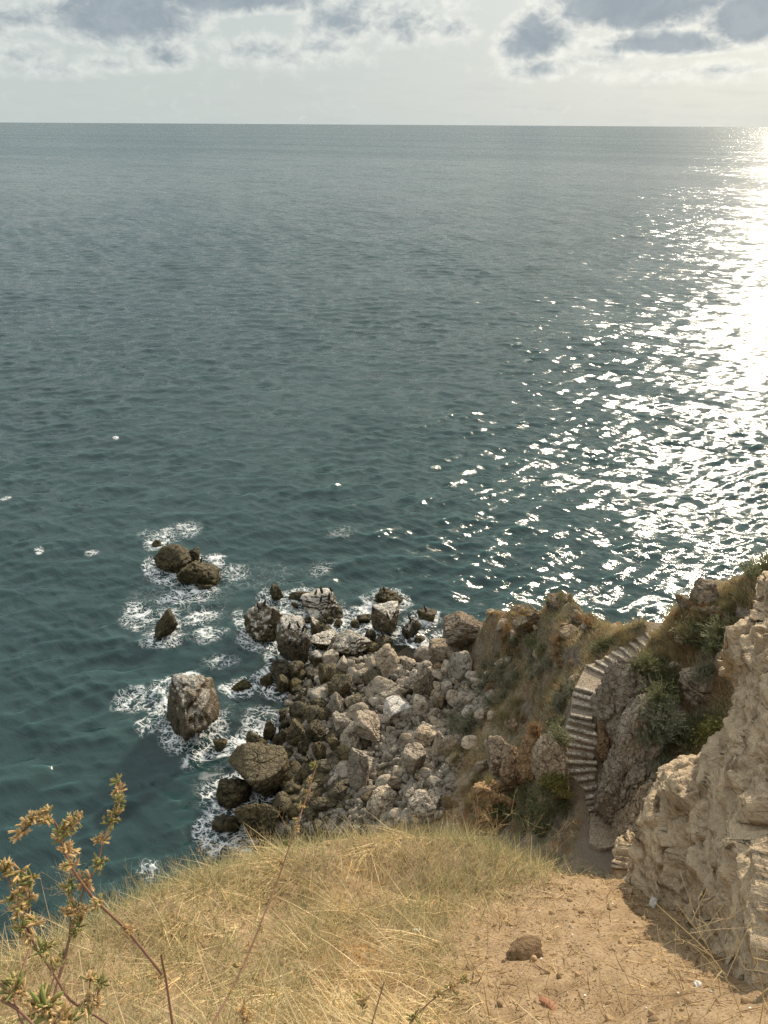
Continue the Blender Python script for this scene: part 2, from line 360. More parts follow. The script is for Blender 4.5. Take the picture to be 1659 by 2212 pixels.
def hill_mat():
    t = NT('hillside_soil'); P = t.pos(); nz = t.xyz(t.n('ShaderNodeNewGeometry').outputs['Normal'])[2]; z = t.xyz(P)[2]
    n1 = t.noise(P, .5, 5, .6, .4); n2 = t.noise(P, 3.5, 6, .65); n3 = t.noise(P, 14, 5, .65); st = t.noise(t.vmul(P, (.4, .4, 4)), 1.2, 4)
    soil = t.mix(t.step(n2, .35, .65), (.31, .24, .16), (.44, .345, .235))
    soil = t.mix(t.step(n1, .5, .66), soil, (.30, .165, .075))
    green = t.mix(t.step(n3, .35, .65), (.12, .12, .065), (.23, .205, .12))
    soil = t.mix(t.math('MULTIPLY', t.step(t.noise(P, .9, 5, .6, .3), .42, .58), .75), soil, green)
    rk = t.mix(t.step(n2, .35, .65), (.17, .135, .1), (.33, .27, .2))
    c = t.mix(t.step(t.math('ADD', nz, t.math('MULTIPLY', t.math('SUBTRACT', n2, .5), .5)), .62, .42), soil, rk)
    c = t.mix(t.step(n3, .42, .28), c, (.05, .04, .028))
    beach = t.mix(t.step(n3, .3, .6), (.05, .042, .03), (.14, .115, .085))
    c = t.mix(t.step(z, 6.5, 4.0), c, beach)
    c = t.mix(t.step(t.math('ADD', z, n1), 1.6, .4), c, (.022, .021, .015))
    c = t.mix(t.attr('path'), c, t.mix(n2, (.27, .22, .165), (.36, .29, .22)))
    h = t.math('ADD', n2, t.math('MULTIPLY', n3, .5))
    return t.done(t.bsdf(c, .9, t.bump(h, 1.0, .25), .1))
hill = tag(obj('hillside', me, hill_mat()), kind='structure')

# ------------------------------------------------------------------ foreground ledge (near ground)
nctl = []
for px, py, dd in [(-500,2330,5.2),(-250,2215,5.6),(0,2098,5.9),(150,2030,6.3),(300,1966,6.8),(450,1908,7.2),(560,1872,7.5),(700,1846,7.9),(860,1836,8.1),(1000,1842,8.1),(1100,1866,7.9),(1200,1905,7.6),(1300,1908,7.4),(1390,1908,7.3),(1450,1960,6.7),(1520,2040,5.8),
                   (0,2190,5.0),(300,2085,5.5),(600,1970,6.3),(860,1930,6.6),(1100,1950,6.4),(1300,1960,6.3),(0,2290,4.3),(250,2225,4.4),(500,2212,4.4),(830,2212,4.5),(1100,2212,4.5),(1300,2212,4.4),(1500,2212,4.1),(1659,2230,3.8),
                   (500,2090,5.2),(830,2080,5.3),(1150,2080,5.3),(1400,2080,5.1)]:
    nctl.append(tuple(at_d(px, py, dd)))
edge = [np.array(p) for p in nctl[:14]]
for p in edge:
    d = np.array([p[0]*.6, abs(p[1]), 0]); d /= np.linalg.norm(d)
    nctl.append(tuple(p+d*.25+np.array([0, 0, -.6]))); nctl.append(tuple(p+d*.7+np.array([0, 0, -3.0]))); nctl.append(tuple(p+d*1.8+np.array([0, 0, -9]))); nctl.append(tuple(p+d*5+np.array([0, 0, -19])))
nctl += [(x, y, z) for x, y, z in ((0, 0, 38.35), (-2, 0, 38.3), (2, 0, 38.5), (5, 0, 38.8), (-5, 0, 37.6), (0, -4, 38.6), (-6, -4, 38.4), (6, -4, 39), (0, .9, 37.6), (-1.4, .9, 37.4), (1.4, .9, 37.6), (8, 4, 37), (9, 9, 34), (9, -4, 39), (-9, -4, 38), (-9, 3, 34), (-8, 6, 24))]
nctl = np.array(nctl); f_near = rbf_fit(nctl[:, :2], nctl[:, 2])
NX0, NX1, NY0, NY1, NS = -9.0, 9.0, -4.0, 11.5, .035
nx = np.arange(NX0, NX1, NS); ny = np.arange(NY0, NY1, NS); XX, YY = np.meshgrid(nx, ny); NXY = np.c_[XX.ravel(), YY.ravel()]
Zn = f_near(NXY); P3 = np.c_[NXY, np.zeros(len(NXY))]
Zn += fbm(P3*.9, 3)*.07 + fbm(P3*4, 4)*.05 + np.maximum(0, fbm(P3*9+3, 3))*.05 + np.abs(fbm(P3*22+3, 2))*.02
Zng = Zn.reshape(len(ny), len(nx))
def near_z(x, y):
    x = np.asarray(x, float); y = np.asarray(y, float)
    i = np.clip(((x-NX0)/NS).astype(int), 0, len(nx)-2); j = np.clip(((y-NY0)/NS).astype(int), 0, len(ny)-2); u = np.clip((x-NX0)/NS-i, 0, 1); v = np.clip((y-NY0)/NS-j, 0, 1)
    return (Zng[j, i]*(1-u)+Zng[j, i+1]*u)*(1-v)+(Zng[j+1, i]*(1-u)+Zng[j+1, i+1]*u)*v
def near_hit(px, py):
    d = ray(px, py); s = 1.0
    while s < 14:
        p = CPOS+d*s
        if p[2] < near_z(p[0], p[1]): return p
        s += .02
    return CPOS+d*s
def ground_mat():
    t = NT('sandy_soil'); P = t.pos()
    n1 = t.noise(P, 1.3, 5, .6, .3); n2 = t.noise(P, 7, 6, .65); n3 = t.noise(P, 45, 5, .7); v = t.voro(P, 38)
    c = t.mix(t.step(n1, .35, .65), (.335, .238, .144), (.25, .172, .10)); c = t.mix(t.step(n2, .42, .72), c, (.40, .295, .185))
    c = t.mix(t.math('MULTIPLY', t.step(n2, .42, .25), .7), c, (.19, .115, .06)); c = t.mix(t.math('MULTIPLY', t.step(n3, .42, .3), .6), c, (.15, .09, .045))
    h = t.math('ADD', t.math('MULTIPLY', n2, .6), t.math('ADD', t.math('MULTIPLY', n3, .3), t.math('MULTIPLY', t.step(v, .35, .1), .25)))
    return t.done(t.bsdf(c, .95, t.bump(h, .9, .06), .1))
M['soil'] = ground_mat()
tag(obj('ground', mesh_from('ground', np.c_[NXY, Zn], grid_faces(len(ny), len(nx)), True), M['soil']), kind='structure')

# ------------------------------------------------------------------ rocks
def rot_rand(rng):
    q = rng.normal(size=4); q /= np.linalg.norm(q); w, x, y, z = q
    return np.array([[1-2*(y*y+z*z), 2*(x*y-z*w), 2*(x*z+y*w)], [2*(x*y+z*w), 1-2*(x*x+z*z), 2*(y*z-x*w)], [2*(x*z-y*w), 2*(y*z+x*w), 1-2*(x*x+y*y)]])
def rock_shape(seed, sub=4, planes=10, rough=.075, soft=36, flat_top=False, strata=0.0, pit=0.0, taper=0.0, freq=1.6, lean=0.0):
    rng = np.random.default_rng(seed); V, Fc = ico(sub)
    n = rng.normal(size=(planes, 3)); n /= np.linalg.norm(n, axis=1)[:, None]; d = rng.uniform(.55, 1.0, planes)
    if flat_top: n = np.vstack([n, [.05, -.12, 1]]); n[-1] /= np.linalg.norm(n[-1]); d = np.r_[d, .55]
    s = np.maximum(V @ n.T, 0)/d; s = (s**soft).sum(1)**(1/soft); r = 1/np.maximum(s, .75)
    W = V*r[:, None]
    W = W/np.abs(W).max(0)
    if taper: W[:, :2] *= (1-taper*(W[:, 2:]*.5+.5))
    if lean: W[:, 0] += lean*W[:, 2]
    off = rng.uniform(0, 90, 3)
    disp = fbm(W*freq+off, 5, .55)*rough*2.0 + ridged(W*freq*2.2+off, 3)*rough*.45
    cz = pnoise(W*1.9+off+31); disp = disp - np.maximum(0, 1-np.abs(cz)/.07)*rough*1.1; cz = pnoise(W*3.7+off+61); disp = disp - np.maximum(0, 1-np.abs(cz)/.09)*rough*.55
    st_ = fbm(W*1.5+off+77, 2)*6; disp = disp + (np.floor(st_)+smooth01(st_-np.floor(st_), .35, .65)-st_)*rough*.55
    if strata:
        zz = W[:, 2]*4.5+W[:, 0]*.6 + pnoise(W*1.3+off)*1.0; disp = disp + strata*(np.abs((zz % 1)-.5)*2-.5) * (1-np.abs(V[:, 2]))
    if pit: disp = disp - pit*np.maximum(0, fbm(W*5+off+5, 3)-.05)*1.5
    W = W + V*disp[:, None]
    lo, hi = W.min(0), W.max(0)
    return (W-(lo+hi)/2)/((hi-lo)/2), Fc
ROCKS = []
def place_rock(px0, py0, px1, py1, mat, label, group=None, cat='boulder', name='boulder', z=None, sub=None, seed=None, depth=1.02, sink=.15, **kw):
    """a boulder sighted in the window px0..px1, py0..py1, resting on whatever ground that window shows"""
    seed = seed if seed is not None else len(ROCKS)*13+5
    cx, cy = (px0+px1)/2, (py0+py1)/2; wpx, hpx = px1-px0, py1-py0
    base = hill_hit(cx, py1-.25*hpx)
    zb = max(base[2], -.1) if z is None else z
    for _ in range(3):
        pc_ = at_z(cx, cy, zb); D = np.linalg.norm(pc_-CPOS); V = hpx*D/F; w = wpx*D/F; de = math.asin((H-zb)/D)
        d = min(w*depth, .8*V/math.sin(de)); h = math.sqrt(max(V*V-(d*math.sin(de))**2, (.35*V)**2))/math.cos(de); zc = zb + h*(.5-sink)
    c = at_z(cx, cy, zb+h*.5-h*sink*.5)
    sub = sub or (5 if max(wpx, hpx) > 45 else 4)
    W, Fc = rock_shape(seed, sub, **kw)
    W = W*np.array([w/2, d/2, h/2*(1+sink)])
    W = W @ np.array([[1, 0, 0], [0, 1, 0], [0, 0, 1]])
    az = math.atan2(c[0], c[1]); ca, sa = math.cos(-az), math.sin(-az)
    W[:, :2] = W[:, :2] @ np.array([[ca, sa], [-sa, ca]])
    me = mesh_from(name, W, Fc, True); o = obj(name, me, M[mat], loc=tuple(c)); tag(o, label, cat, group); ROCKS.append(o)
    return o
def zz1(x0, x1, y0, y1): return (219.4+.2976*x0, 1124.6+.2976*y0, 219.4+.2976*x1, 1124.6+.2976*y1)
def zz2(x0, x1, y0, y1): return (493.7+.2645*x0, 1234.3+.2645*y0, 493.7+.2645*x1, 1234.3+.2645*y1)
def zz3(x0, x1, y0, y1): return (438.9+.2976*x0, 1481.3+.2976*y0, 438.9+.2976*x1, 1481.3+.2976*y1)
def zz4(x0, x1, y0, y1): return (822.9+.2645*x0, 1234.3+.2645*y0, 822.9+.2645*x1, 1234.3+.2645*y1)
PR = place_rock
# sea stacks
PR(*zz1(388, 640, 188, 365), 'wet', 'low craggy brown sea rock, the left of the touching pair standing in foam', rough=.12, pit=.1, soft=8)
PR(*zz1(625, 715, 205, 305), 'wet', 'small dark rock squeezed between the touching pair of sea rocks', rough=.12)
PR(*zz1(550, 845, 242, 450), 'wet', 'pyramid-shaped brown sea rock with a lone cormorant on its peak', taper=.75, rough=.1, planes=9)
PR(*zz1(365, 432, 138, 186), 'wet', 'dark rock barely awash beyond the touching pair of sea rocks', rough=.12)
PR(*zz1(700, 800, 455, 500), 'wet', 'reddish dark rock awash just in front of the pyramid-shaped sea rock', rough=.12)
PR(*zz1(385, 545, 672, 840), 'wet', 'small tilted brown sea rock ringed by lacy foam', taper=.35, lean=.35, rough=.1)
PR(364, 1464, 468, 1600, 'guano', 'tall block-like sea stack with white streaked top and surf breaking on its left', rough=.085, planes=9, taper=.2, flat_top=True, soft=22, pit=.08, depth=1.5)
PR(500, 1472, 545, 1490, 'wet', 'flat dark rock awash right of the tall block-like sea stack', rough=.14)
PR(*zz1(1222, 1318, 468, 590), 'wet', 'small knobbly rock alone in the foam beside the cormorant rocks', taper=.4, rough=.12)
PR(*zz1(1040, 1325, 600, 860), 'guano', 'white streaked sea rock with an arched hollow, outermost of the cormorant rocks', rough=.12, pit=.1, taper=.35, planes=10)
PR(*zz2(588, 928, 155, 385), 'guano', 'large domed cormorant rock with white splashed top at the seaward edge', rough=.1, soft=8, taper=.2)
PR(*zz2(485, 702, 143, 255), 'wet', 'low dark rock behind the large domed cormorant rock', rough=.12, taper=.4)
PR(*zz2(512, 566, 248, 305), 'wet', 'little rock in the foamy channel left of the domed cormorant rock', sub=4)
PR(*zz2(1190, 1428, 138, 275), 'wet', 'low jagged reef rock with surf around it', rough=.2, pit=.15, soft=7)
PR(*zz2(1165, 1392, 298, 525), 'guano', 'slanted slab-sided rock where three cormorants stand', rough=.07, planes=9, flat_top=True, strata=.04)
PR(*zz2(1045, 1176, 343, 425), 'mid', 'squat rock leaning on the left of the slanted cormorant slab', rough=.08)
PR(*zz2(990, 1070, 398, 465), 'wet', 'round dark rock alone in the inlet', rough=.08)
PR(*zz2(1195, 1345, 518, 645), 'mid', 'square flat-topped block standing in the inlet below the slanted slab', planes=7, rough=.05, flat_top=True)
PR(*zz2(1105, 1205, 475, 615), 'mid', 'upright rounded rock beside the square flat-topped block', rough=.07)
PR(*zz2(1416, 1574, 380, 548), 'guano', 'triangular pointed rock standing in dark water', taper=.7, rough=.08, planes=8)
PR(*zz2(1538, 1692, 305, 415), 'wet', 'low rounded rock farthest right in the water with one cormorant', rough=.08, taper=.3)
PR(*zz2(1515, 1605, 522, 585), 'wet', 'small rock awash in front of the triangular pointed rock', rough=.12)
PR(*zz2(398, 665, 425, 725), 'guano', 'big undercut block with white splashed top at the tip of the rock beach', rough=.09, planes=9, flat_top=True, pit=.05)
PR(*zz2(672, 745, 395, 555), 'guano', 'narrow upright slab behind the big undercut block', rough=.06, planes=8)
PR(*zz2(738, 855, 440, 535), 'mid', 'flat-topped wedge rock behind the long layered ridge', flat_top=True, planes=8)
for q in ((605, 702, 368, 418), (718, 806, 380, 442), (798, 866, 368, 434), (858, 935, 395, 458), (855, 935, 345, 392)):
    PR(*zz2(*q), 'mid', 'small brown rock in shallow water in front of the domed cormorant rock', 'shallow water rocks before the domed rock')
PR(*zz2(675, 900, 500, 650), 'guano', 'hunched grey white rock at the seaward end of the long layered ridge', rough=.1, strata=.05)
PR(*zz2(800, 1165, 490, 705), 'guano', 'long layered ridge of grey rock sloping towards the inlet', rough=.1, strata=.07, lean=.2)
PR(*zz2(1000, 1085, 560, 640), 'mid', 'dark lump at the inlet end of the long layered ridge')
PR(*zz2(655, 790, 640, 775), 'guano', 'whitish humped rock below the long layered ridge', rough=.1)
PR(*zz2(760, 900, 645, 770), 'grey', 'split grey rock in the hollow below the long layered ridge', rough=.1)
PR(*zz2(345, 565, 735, 905), 'mid', 'long pale spit rock pointing left into the water', rough=.1, taper=.3, planes=9)
PR(*zz2(258, 362, 830, 928), 'mid', 'wedge-shaped rock at the tip of the pale spit', rough=.08, taper=.4)
PR(*zz2(388, 506, 862, 995), 'wet', 'yellowish rock at the waterline under the pale spit', rough=.1)
PR(*zz2(484, 626, 882, 975), 'mid', 'angular olive rock with a slanted top near the pale spit', planes=8, flat_top=True)
PR(*zz2(470, 620, 735, 880), 'mid', 'dark jagged rock behind the pale spit', rough=.12)
PR(*zz2(636, 746, 808, 892), 'mid', 'smooth rounded olive rock in the middle of the seaward rubble', rough=.04, planes=18)
PR(*zz2(735, 875, 755, 915), 'mid', 'tall blunt brown rock next to the smooth olive one', rough=.08)
PR(*zz2(868, 985, 700, 845), 'grey', 'grey oval boulder with diagonal scratches', rough=.05, planes=16)
PR(*zz2(950, 1055, 715, 835), 'grey', 'ridged grey boulder touching the oval one', rough=.08, strata=.05)
PR(*zz2(812, 1005, 845, 1045), 'mid', 'tall leaning slab with fluted side', rough=.08, lean=.35, strata=.06)
PR(*zz2(1012, 1165, 798, 935), 'grey', 'dark grey egg-shaped boulder', rough=.06, planes=18)
PR(*zz2(1195, 1395, 632, 860), 'dry', 'tall rounded pale knob overlooking the inlet', rough=.1, pit=.08, soft=8)
PR(*zz2(1345, 1535, 698, 810), 'pale', 'knobbly cream rock between the pale knob and the stacked slabs', rough=.14)
PR(*zz2(1110, 1370, 868, 1050), 'grey', 'wide smooth grey slab tilted towards the sea', rough=.05, lean=.4, planes=9)
PR(*zz2(1215, 1440, 930, 1070), 'grey', 'second grey slab lying under the wide tilted one', rough=.05, lean=.4, planes=9)
PR(*zz2(1268, 1498, 1048, 1215), 'white', 'bright white flat-topped slab, the palest rock on the beach', planes=8, rough=.03, flat_top=True)
PR(*zz2(818, 955, 1003, 1180), 'grey', 'upright grey rock with holes like a skull', rough=.1, pit=.2)
PR(*zz2(940, 1040, 1022, 1130), 'grey', 'pitted grey rock right of the one with holes', rough=.08, pit=.15)
PR(*zz2(1065, 1150, 1015, 1100), 'dry', 'ring-shaped rock with a hollow middle', rough=.08, pit=.25)
PR(*zz2(648, 795, 1038, 1135), 'mid', 'broad smooth olive rock low on the beach', rough=.05, planes=16)
PR(*zz2(498, 645, 1078, 1225), 'mid', 'bulky olive rock standing at the edge of the cove', rough=.08, planes=9)
PR(*zz2(598, 745, 1108, 1235), 'mid', 'leaning olive slab resting on the bulky rock of the cove', rough=.06, lean=.35)
# near the cove
PR(*zz3(215, 608, 488, 795), 'mid', 'huge flat-topped olive block at the edge of the cove', planes=7, rough=.045, flat_top=True, strata=.03, soft=22, sub=6)
PR(*zz3(103, 348, 683, 855), 'wet', 'dark porous rock tucked under the huge flat-topped block', rough=.12, pit=.15)
PR(*zz3(250, 535, 858, 1120), 'wet', 'large dark honeycombed boulder just above the dry grass', rough=.09, pit=.22, soft=8, sub=6)
PR(*zz3(505, 655, 795, 950), 'mid', 'smooth yellowish egg boulder beside the honeycombed one', rough=.03, planes=24, soft=8)
PR(*zz3(70, 255, 945, 1060), 'wet', 'flat black rock awash left of the honeycombed boulder', rough=.08)
PR(*zz3(600, 790, 238, 430), 'mid', 'left hump of the saddle-shaped brown rock', rough=.1, seed=811)
PR(*zz3(745, 925, 255, 425), 'mid', 'right hump of the saddle-shaped brown rock', rough=.1, taper=.3)
PR(*zz3(505, 635, 300, 425), 'wet', 'dark pointed rock in the surf left of the saddle-shaped rock', taper=.5)
PR(*zz3(435, 530, 258, 390), 'wet', 'thin upright jagged rock in the surf of the cove', taper=.4, rough=.15)
PR(*zz3(318, 460, 335, 475), 'wet', 'craggy rock awash in white surf above the huge flat-topped block', rough=.15)
PR(*zz3(550, 602, 195, 268), 'wet', 'lone stubby rock in the shallow water of the cove', rough=.12)
PR(*zz3(78, 175, 390, 465), 'wet', 'black rock in the surf right of the tall sea stack', rough=.12)
PR(*zz3(1070, 1285, 198, 440), 'dry', 'striated beige boulder with curved layers', strata=.09, rough=.06, lean=-.15, sub=6)
PR(*zz3(940, 1085, 200, 360), 'grey', 'dark hollowed rock left of the striated boulder', rough=.12, pit=.15)
PR(*zz3(792, 902, 408, 545), 'mid', 'upright brown rock standing in a rock pool', rough=.07, planes=9)
PR(*zz3(900, 1002, 362, 482), 'mid', 'lumpy brown rock above the one in the pool', rough=.09)
PR(*zz3(995, 1135, 345, 510), 'grey', 'warty grey brown rock under the striated boulder', rough=.1, pit=.1)
PR(*zz3(832, 990, 543, 640), 'mid', 'wide flattish brown rock below the rock pool', flat_top=True)
PR(*zz3(905, 1015, 462, 555), 'mid', 'rounded brown rock between the pool and the tall pointed rock')
PR(*zz3(1052, 1205, 487, 755), 'grey', 'tall pointed grey rock standing upright on the rubble', taper=.45, rough=.07, planes=9)
PR(*zz3(578, 742, 688, 805), 'mid', 'blocky brown rock right of the huge flat-topped block', planes=8)
PR(*zz3(740, 856, 718, 835), 'mid', 'square light brown rock above the grass tips', planes=7, rough=.04)
PR(*zz3(782, 1015, 815, 910), 'mid', 'long flat rock lying just beyond the grass', flat_top=True, rough=.09)
PR(*zz3(738, 865, 876, 965), 'mid', 'broken brown rock half hidden by the grass', rough=.12)
PR(*zz3(805, 940, 650, 740), 'mid', 'cracked brown rock in a hollow of the lower rubble', rough=.1)
PR(*zz3(905, 1025, 640, 745), 'grey', 'fissured rock left of the tall pointed rock', rough=.1)
PR(*zz3(1185, 1430, 745, 950), 'pale', 'crumbly pale orange crag rising behind the grass', rough=.16, pit=.1, soft=7)
PR(*zz3(1490, 1720, 795, 960), 'pale', 'crumbly pale ledge right of the orange crag', rough=.14, flat_top=True)
PR(*zz3(1440, 1610, 468, 668), 'dry', 'striated block with vertical grooves in the upper rubble', strata=.05, rough=.08)
PR(*zz3(1505, 1690, 285, 465), 'dry', 'lumpy pale boulder above the grooved block', rough=.13, soft=8)
PR(*zz3(1250, 1400, 650, 775), 'grey', 'wide grey rock at the foot of the upper rubble', rough=.06)
PR(*zz3(1340, 1460, 650, 780), 'tan', 'orange tinted slab leaning towards the grass', planes=7, lean=.3)
# headland
PR(*zz4(508, 905, 345, 610), 'lichen', 'great lichen-spotted boulder at the seaward corner of the headland', rough=.09, taper=.3, pit=.05, sub=6)
PR(*zz4(500, 600, 440, 580), 'lichen', 'sloping shoulder rock left of the great lichen-spotted boulder', taper=.4)
PR(*zz4(1060, 1395, 258, 510), 'lichen', 'overhanging layered boulder on the headland slope', rough=.09, strata=.04, lean=-.2, sub=6)
PR(*zz4(1352, 1540, 185, 350), 'lichen', 'knobbly outcrop near the top of the headland', rough=.12)
PR(*zz4(860, 935, 308, 362), 'tan', 'small square rock on the headland rim', planes=7)
PR(*zz4(1545, 1660, 330, 430), 'lichen', 'low outcrop on the saddle side of the headland', rough=.12)
PR(*zz4(385, 655, 578, 735), 'tan', 'flat golden slab capping the pile of blocks below the headland', planes=8, flat_top=True, strata=.05, rough=.05)
PR(*zz4(268, 415, 615, 775), 'grey', 'grey block left of the golden slab', planes=8, rough=.06)
PR(*zz4(298, 448, 738, 865), 'grey', 'angular grey block under the golden slab', planes=7, rough=.04)
PR(*zz4(325, 450, 835, 915), 'dry', 'thin tilted plate below the angular grey block', planes=8, lean=.4, rough=.04)
PR(*zz4(270, 430, 780, 1050), 'pale', 'cream coloured upright rock at the left end of the block pile', rough=.12)
PR(*zz4(565, 740, 672, 880), 'grey', 'large smooth leaning slab right of the golden slab', planes=8, rough=.05, lean=.25)
PR(*zz4(490, 585, 735, 842), 'dry', 'upright rounded block in shade under the golden slab')
PR(*zz4(430, 515, 735, 810), 'orange', 'orange stained block in shade under the golden slab')
PR(*zz4(688, 800, 808, 900), 'grey', 'pentagonal grey rock at the top of the scree', planes=8, rough=.04)
PR(*zz4(728, 865, 872, 955), 'grey', 'low wedge under the pentagonal grey rock', planes=8, rough=.04)
PR(*zz4(830, 910, 830, 905), 'dry', 'brownish cube-like rock beside the scree shrubs', planes=7)
PR(*zz4(485, 585, 912, 1025), 'grey', 'flat-faced triangular slab on the scree', planes=7, rough=.04)
PR(*zz4(530, 672, 985, 1110), 'dry', 'long bright plate lying diagonally on the scree', planes=8, lean=-.5, rough=.04)
PR(*zz4(665, 790, 980, 1085), 'dry', 'layered splintered rock right of the bright plate', strata=.08, lean=.4)
PR(*zz4(660, 785, 1098, 1205), 'grey', 'rounded pale grey rock beside the grey-green shrubs', planes=12, rough=.05)
PR(*zz4(760, 868, 1140, 1255), 'dry', 'rough beige rock half sunk in the shrubs', rough=.09)
PR(*zz4(420, 525, 1005, 1125), 'lichen', 'orange-edged triangular rock on the scree', planes=7)
PR(*zz4(325, 440, 885, 1000), 'dry', 'beige angular rock below the tilted plate', planes=8)
PR(*zz4(265, 385, 1025, 1180), 'dry', 'craggy tall rock right of the bright white slab', rough=.12)
PR(*zz4(375, 500, 1125, 1240), 'lichen', 'brownish rock streaked with orange lichen in mid scree', rough=.08)
PR(*zz4(505, 605, 1110, 1215), 'grey', 'dark cracked cube of rock in mid scree', planes=7)
PR(*zz4(240, 480, 1270, 1445), 'dry', 'broad rugged boulder in the lower scree', rough=.14, pit=.08)
PR(*zz4(400, 525, 1320, 1505), 'grey', 'smooth pointed grey fin of rock', planes=6, taper=.6, rough=.03)
PR(*zz4(485, 670, 1340, 1530), 'lichen', 'leaning orange-brown slab beside the grey fin', lean=.45, strata=.05, planes=8)
PR(*zz4(145, 250, 1325, 1445), 'grey', 'angular grey rock left of the broad rugged boulder', planes=8, rough=.05)
PR(*zz4(660, 800, 1350, 1470), 'dry', 'sloping beige slab partly grown over with grass', planes=8, rough=.05)
PR(*zz4(850, 1130, 1385, 1640), 'tan', 'jutting layered tan outcrop below the headland shrubs', rough=.1, strata=.06, sub=6, depth=.9)
PR(*zz4(770, 880, 1530, 1650), 'tan', 'square-shouldered rock left of the jutting tan outcrop', planes=8)
PR(*zz4(530, 690, 1500, 1625), 'conglomerate', 'brown gnarled rock at the bottom of the scree', rough=.14)
PR(*zz4(1125, 1345, 1290, 1660), 'orange', 'orange earth pillar with crumbling sides', rough=.12, pit=.08, taper=.3, sub=6, depth=.8)
PR(*zz4(980, 1190, 1480, 1760), 'orange', 'lower orange earth wall under the jutting tan outcrop', rough=.12, pit=.08, sub=6)
PR(*zz4(1010, 1135, 1190, 1290), 'tan', 'small tan rock among dry orange weeds', rough=.1)
# beside the staircase
PR(1150, 1615, 1232, 1730, 'conglomerate', 'grey pebbly boulder left of the lower steps', rough=.1, pit=.08, sub=6)
PR(1020, 1690, 1110, 1790, 'orange', 'orange crumbling bank at the bottom of the scree', rough=.12, sub=5)
PR(1282, 1455, 1400, 1620, 'conglomerate', 'upper pebbly rock wall right of the steps with hollow underside', rough=.12, pit=.12, sub=6, depth=1.0, z=17.2)
PR(1290, 1545, 1362, 1650, 'orange', 'rust-coloured hollow face beside the lower steps', rough=.15, pit=.2, sub=6, depth=.9, z=16.6)
PR(1340, 1520, 1420, 1690, 'conglomerate', 'craggy grey brown wall between the two pebbly rock walls', rough=.14, pit=.12, sub=6, depth=1.0, z=17.0)
PR(1302, 1630, 1408, 1765, 'conglomerate', 'lower pebbly rock wall bulging over the landing', rough=.13, pit=.14, sub=6, depth=1.0, z=15.8)
PR(1335, 1690, 1425, 1835, 'conglomerate', 'dark gnarled foot of rock beside the landing', rough=.14, pit=.14, sub=6, depth=1.0, z=15.2)
PR(*z5(1038, 800), *z5(1300, 1050), 'tan', 'layered yellowish rock shelf above the shady hollow, left end', name='rock_shelf', strata=.1, rough=.07, planes=8, flat_top=True, sub=6, z=20.5, depth=.9)
PR(*z5(1130, 850), *z5(1500, 1100), 'tan', 'layered yellowish rock shelf above the shady hollow, right end', name='rock_shelf', strata=.12, rough=.06, planes=8, flat_top=True, sub=6, z=20.4, depth=.7)
PR(*z5(960, 1020), *z5(1320, 1260), 'pale', 'smooth sandy face under the layered rock shelf', rough=.05, planes=8, sub=5, z=19.0)
PR(*z5(900, 850), *z5(1040, 920), 'grey', 'grey slab between bushes left of the layered rock shelf', planes=8)
PR(*z5(520, 820), *z5(700, 960), 'tan', 'rounded shoulder of rock beside the path between the two flights', rough=.1)
PR(*z5(1125, 180), *z5(1345, 390), 'lichen', 'orange lichen-covered outcrop high on the right ridge', rough=.12, planes=9, sub=5)
PR(*z5(330, 455), *z5(420, 530), 'lichen', 'small outcrop on the saddle above the upper flight', rough=.12)

# scattered rubble: individually lying rocks
def in_poly(x, y, poly):
    r = False; j = len(poly)-1
    for i in range(len(poly)):
        xi, yi = poly[i]; xj, yj = poly[j]
        if (yi > y) != (yj > y) and x < (xj-xi)*(y-yi)/(yj-yi)+xi: r = not r
        j = i
    return r
beach = [(610, 1545), (650, 1450), (730, 1420), (800, 1400), (905, 1440), (940, 1455), (1010, 1450), (1070, 1480), (1060, 1530), (1010, 1590), (990, 1660), (960, 1760), (820, 1800), (640, 1800), (560, 1800), (620, 1715), (612, 1600)]
protos = []
for k in range(14):
    W, Fc = rock_shape(1000+k, 3, planes=int(7+k % 4), rough=.045+.02*(k % 3), soft=44, freq=1.6)
    protos.append((W, Fc))
pm = {}
def proto_mesh(k, mat):
    if (k, mat) not in pm:
        W, Fc = protos[k]; me = mesh_from('rock', W, Fc, True); me.materials.append(M[mat]); pm[(k, mat)] = me
    return pm[(k, mat)]
rub = []
tries = 0
while len(rub) < 240 and tries < 20000:
    tries += 1
    px, py = random.uniform(555, 1075), random.uniform(1400, 1805)
    if not in_poly(px, py, beach): continue
    s = random.choice((9, 11, 13, 16, 20, 24)) if px < 830 else random.choice((8, 10, 12, 15, 18))
    if any((px-a)**2+((py-b)*1.3)**2 < (.55*(s+c))**2 for a, b, c in rub): continue
    rub.append((px, py, s))
for px, py, s in rub:
    p = hill_hit(px, py); D = np.linalg.norm(p-CPOS); r = s*D/F*random.uniform(.95, 1.25)
    wetness = px + random.uniform(-60, 60) - (py-1400)*.12
    if wetness < 700: mat, lab, grp = 'mid', 'small olive brown rock in the wet rubble along the waterline', 'small rocks of the wet rubble'
    elif wetness < 850: mat, lab, grp = random.choice(('grey', 'mid', 'grey')), 'small grey brown rock in the middle of the rock beach', 'small rocks of the middle beach'
    else: mat, lab, grp = random.choice(('dry', 'dry', 'grey', 'pale')), 'small pale beige rock of the dry scree below the headland', 'small rocks of the dry scree'
    o = bpy.data.objects.new('rock', proto_mesh(random.randrange(14), mat)); COL.objects.link(o)
    o.location = (p[0], p[1], max(p[2], -.2)+r*.3); o.scale = (r*random.uniform(.8, 1.3), r*random.uniform(.7, 1.1), r*random.uniform(.55, .95)); o.rotation_euler = (random.uniform(-.5, .5), random.uniform(-.5, .5), random.uniform(0, 6.28))
    tag(o, lab, 'rock', grp)
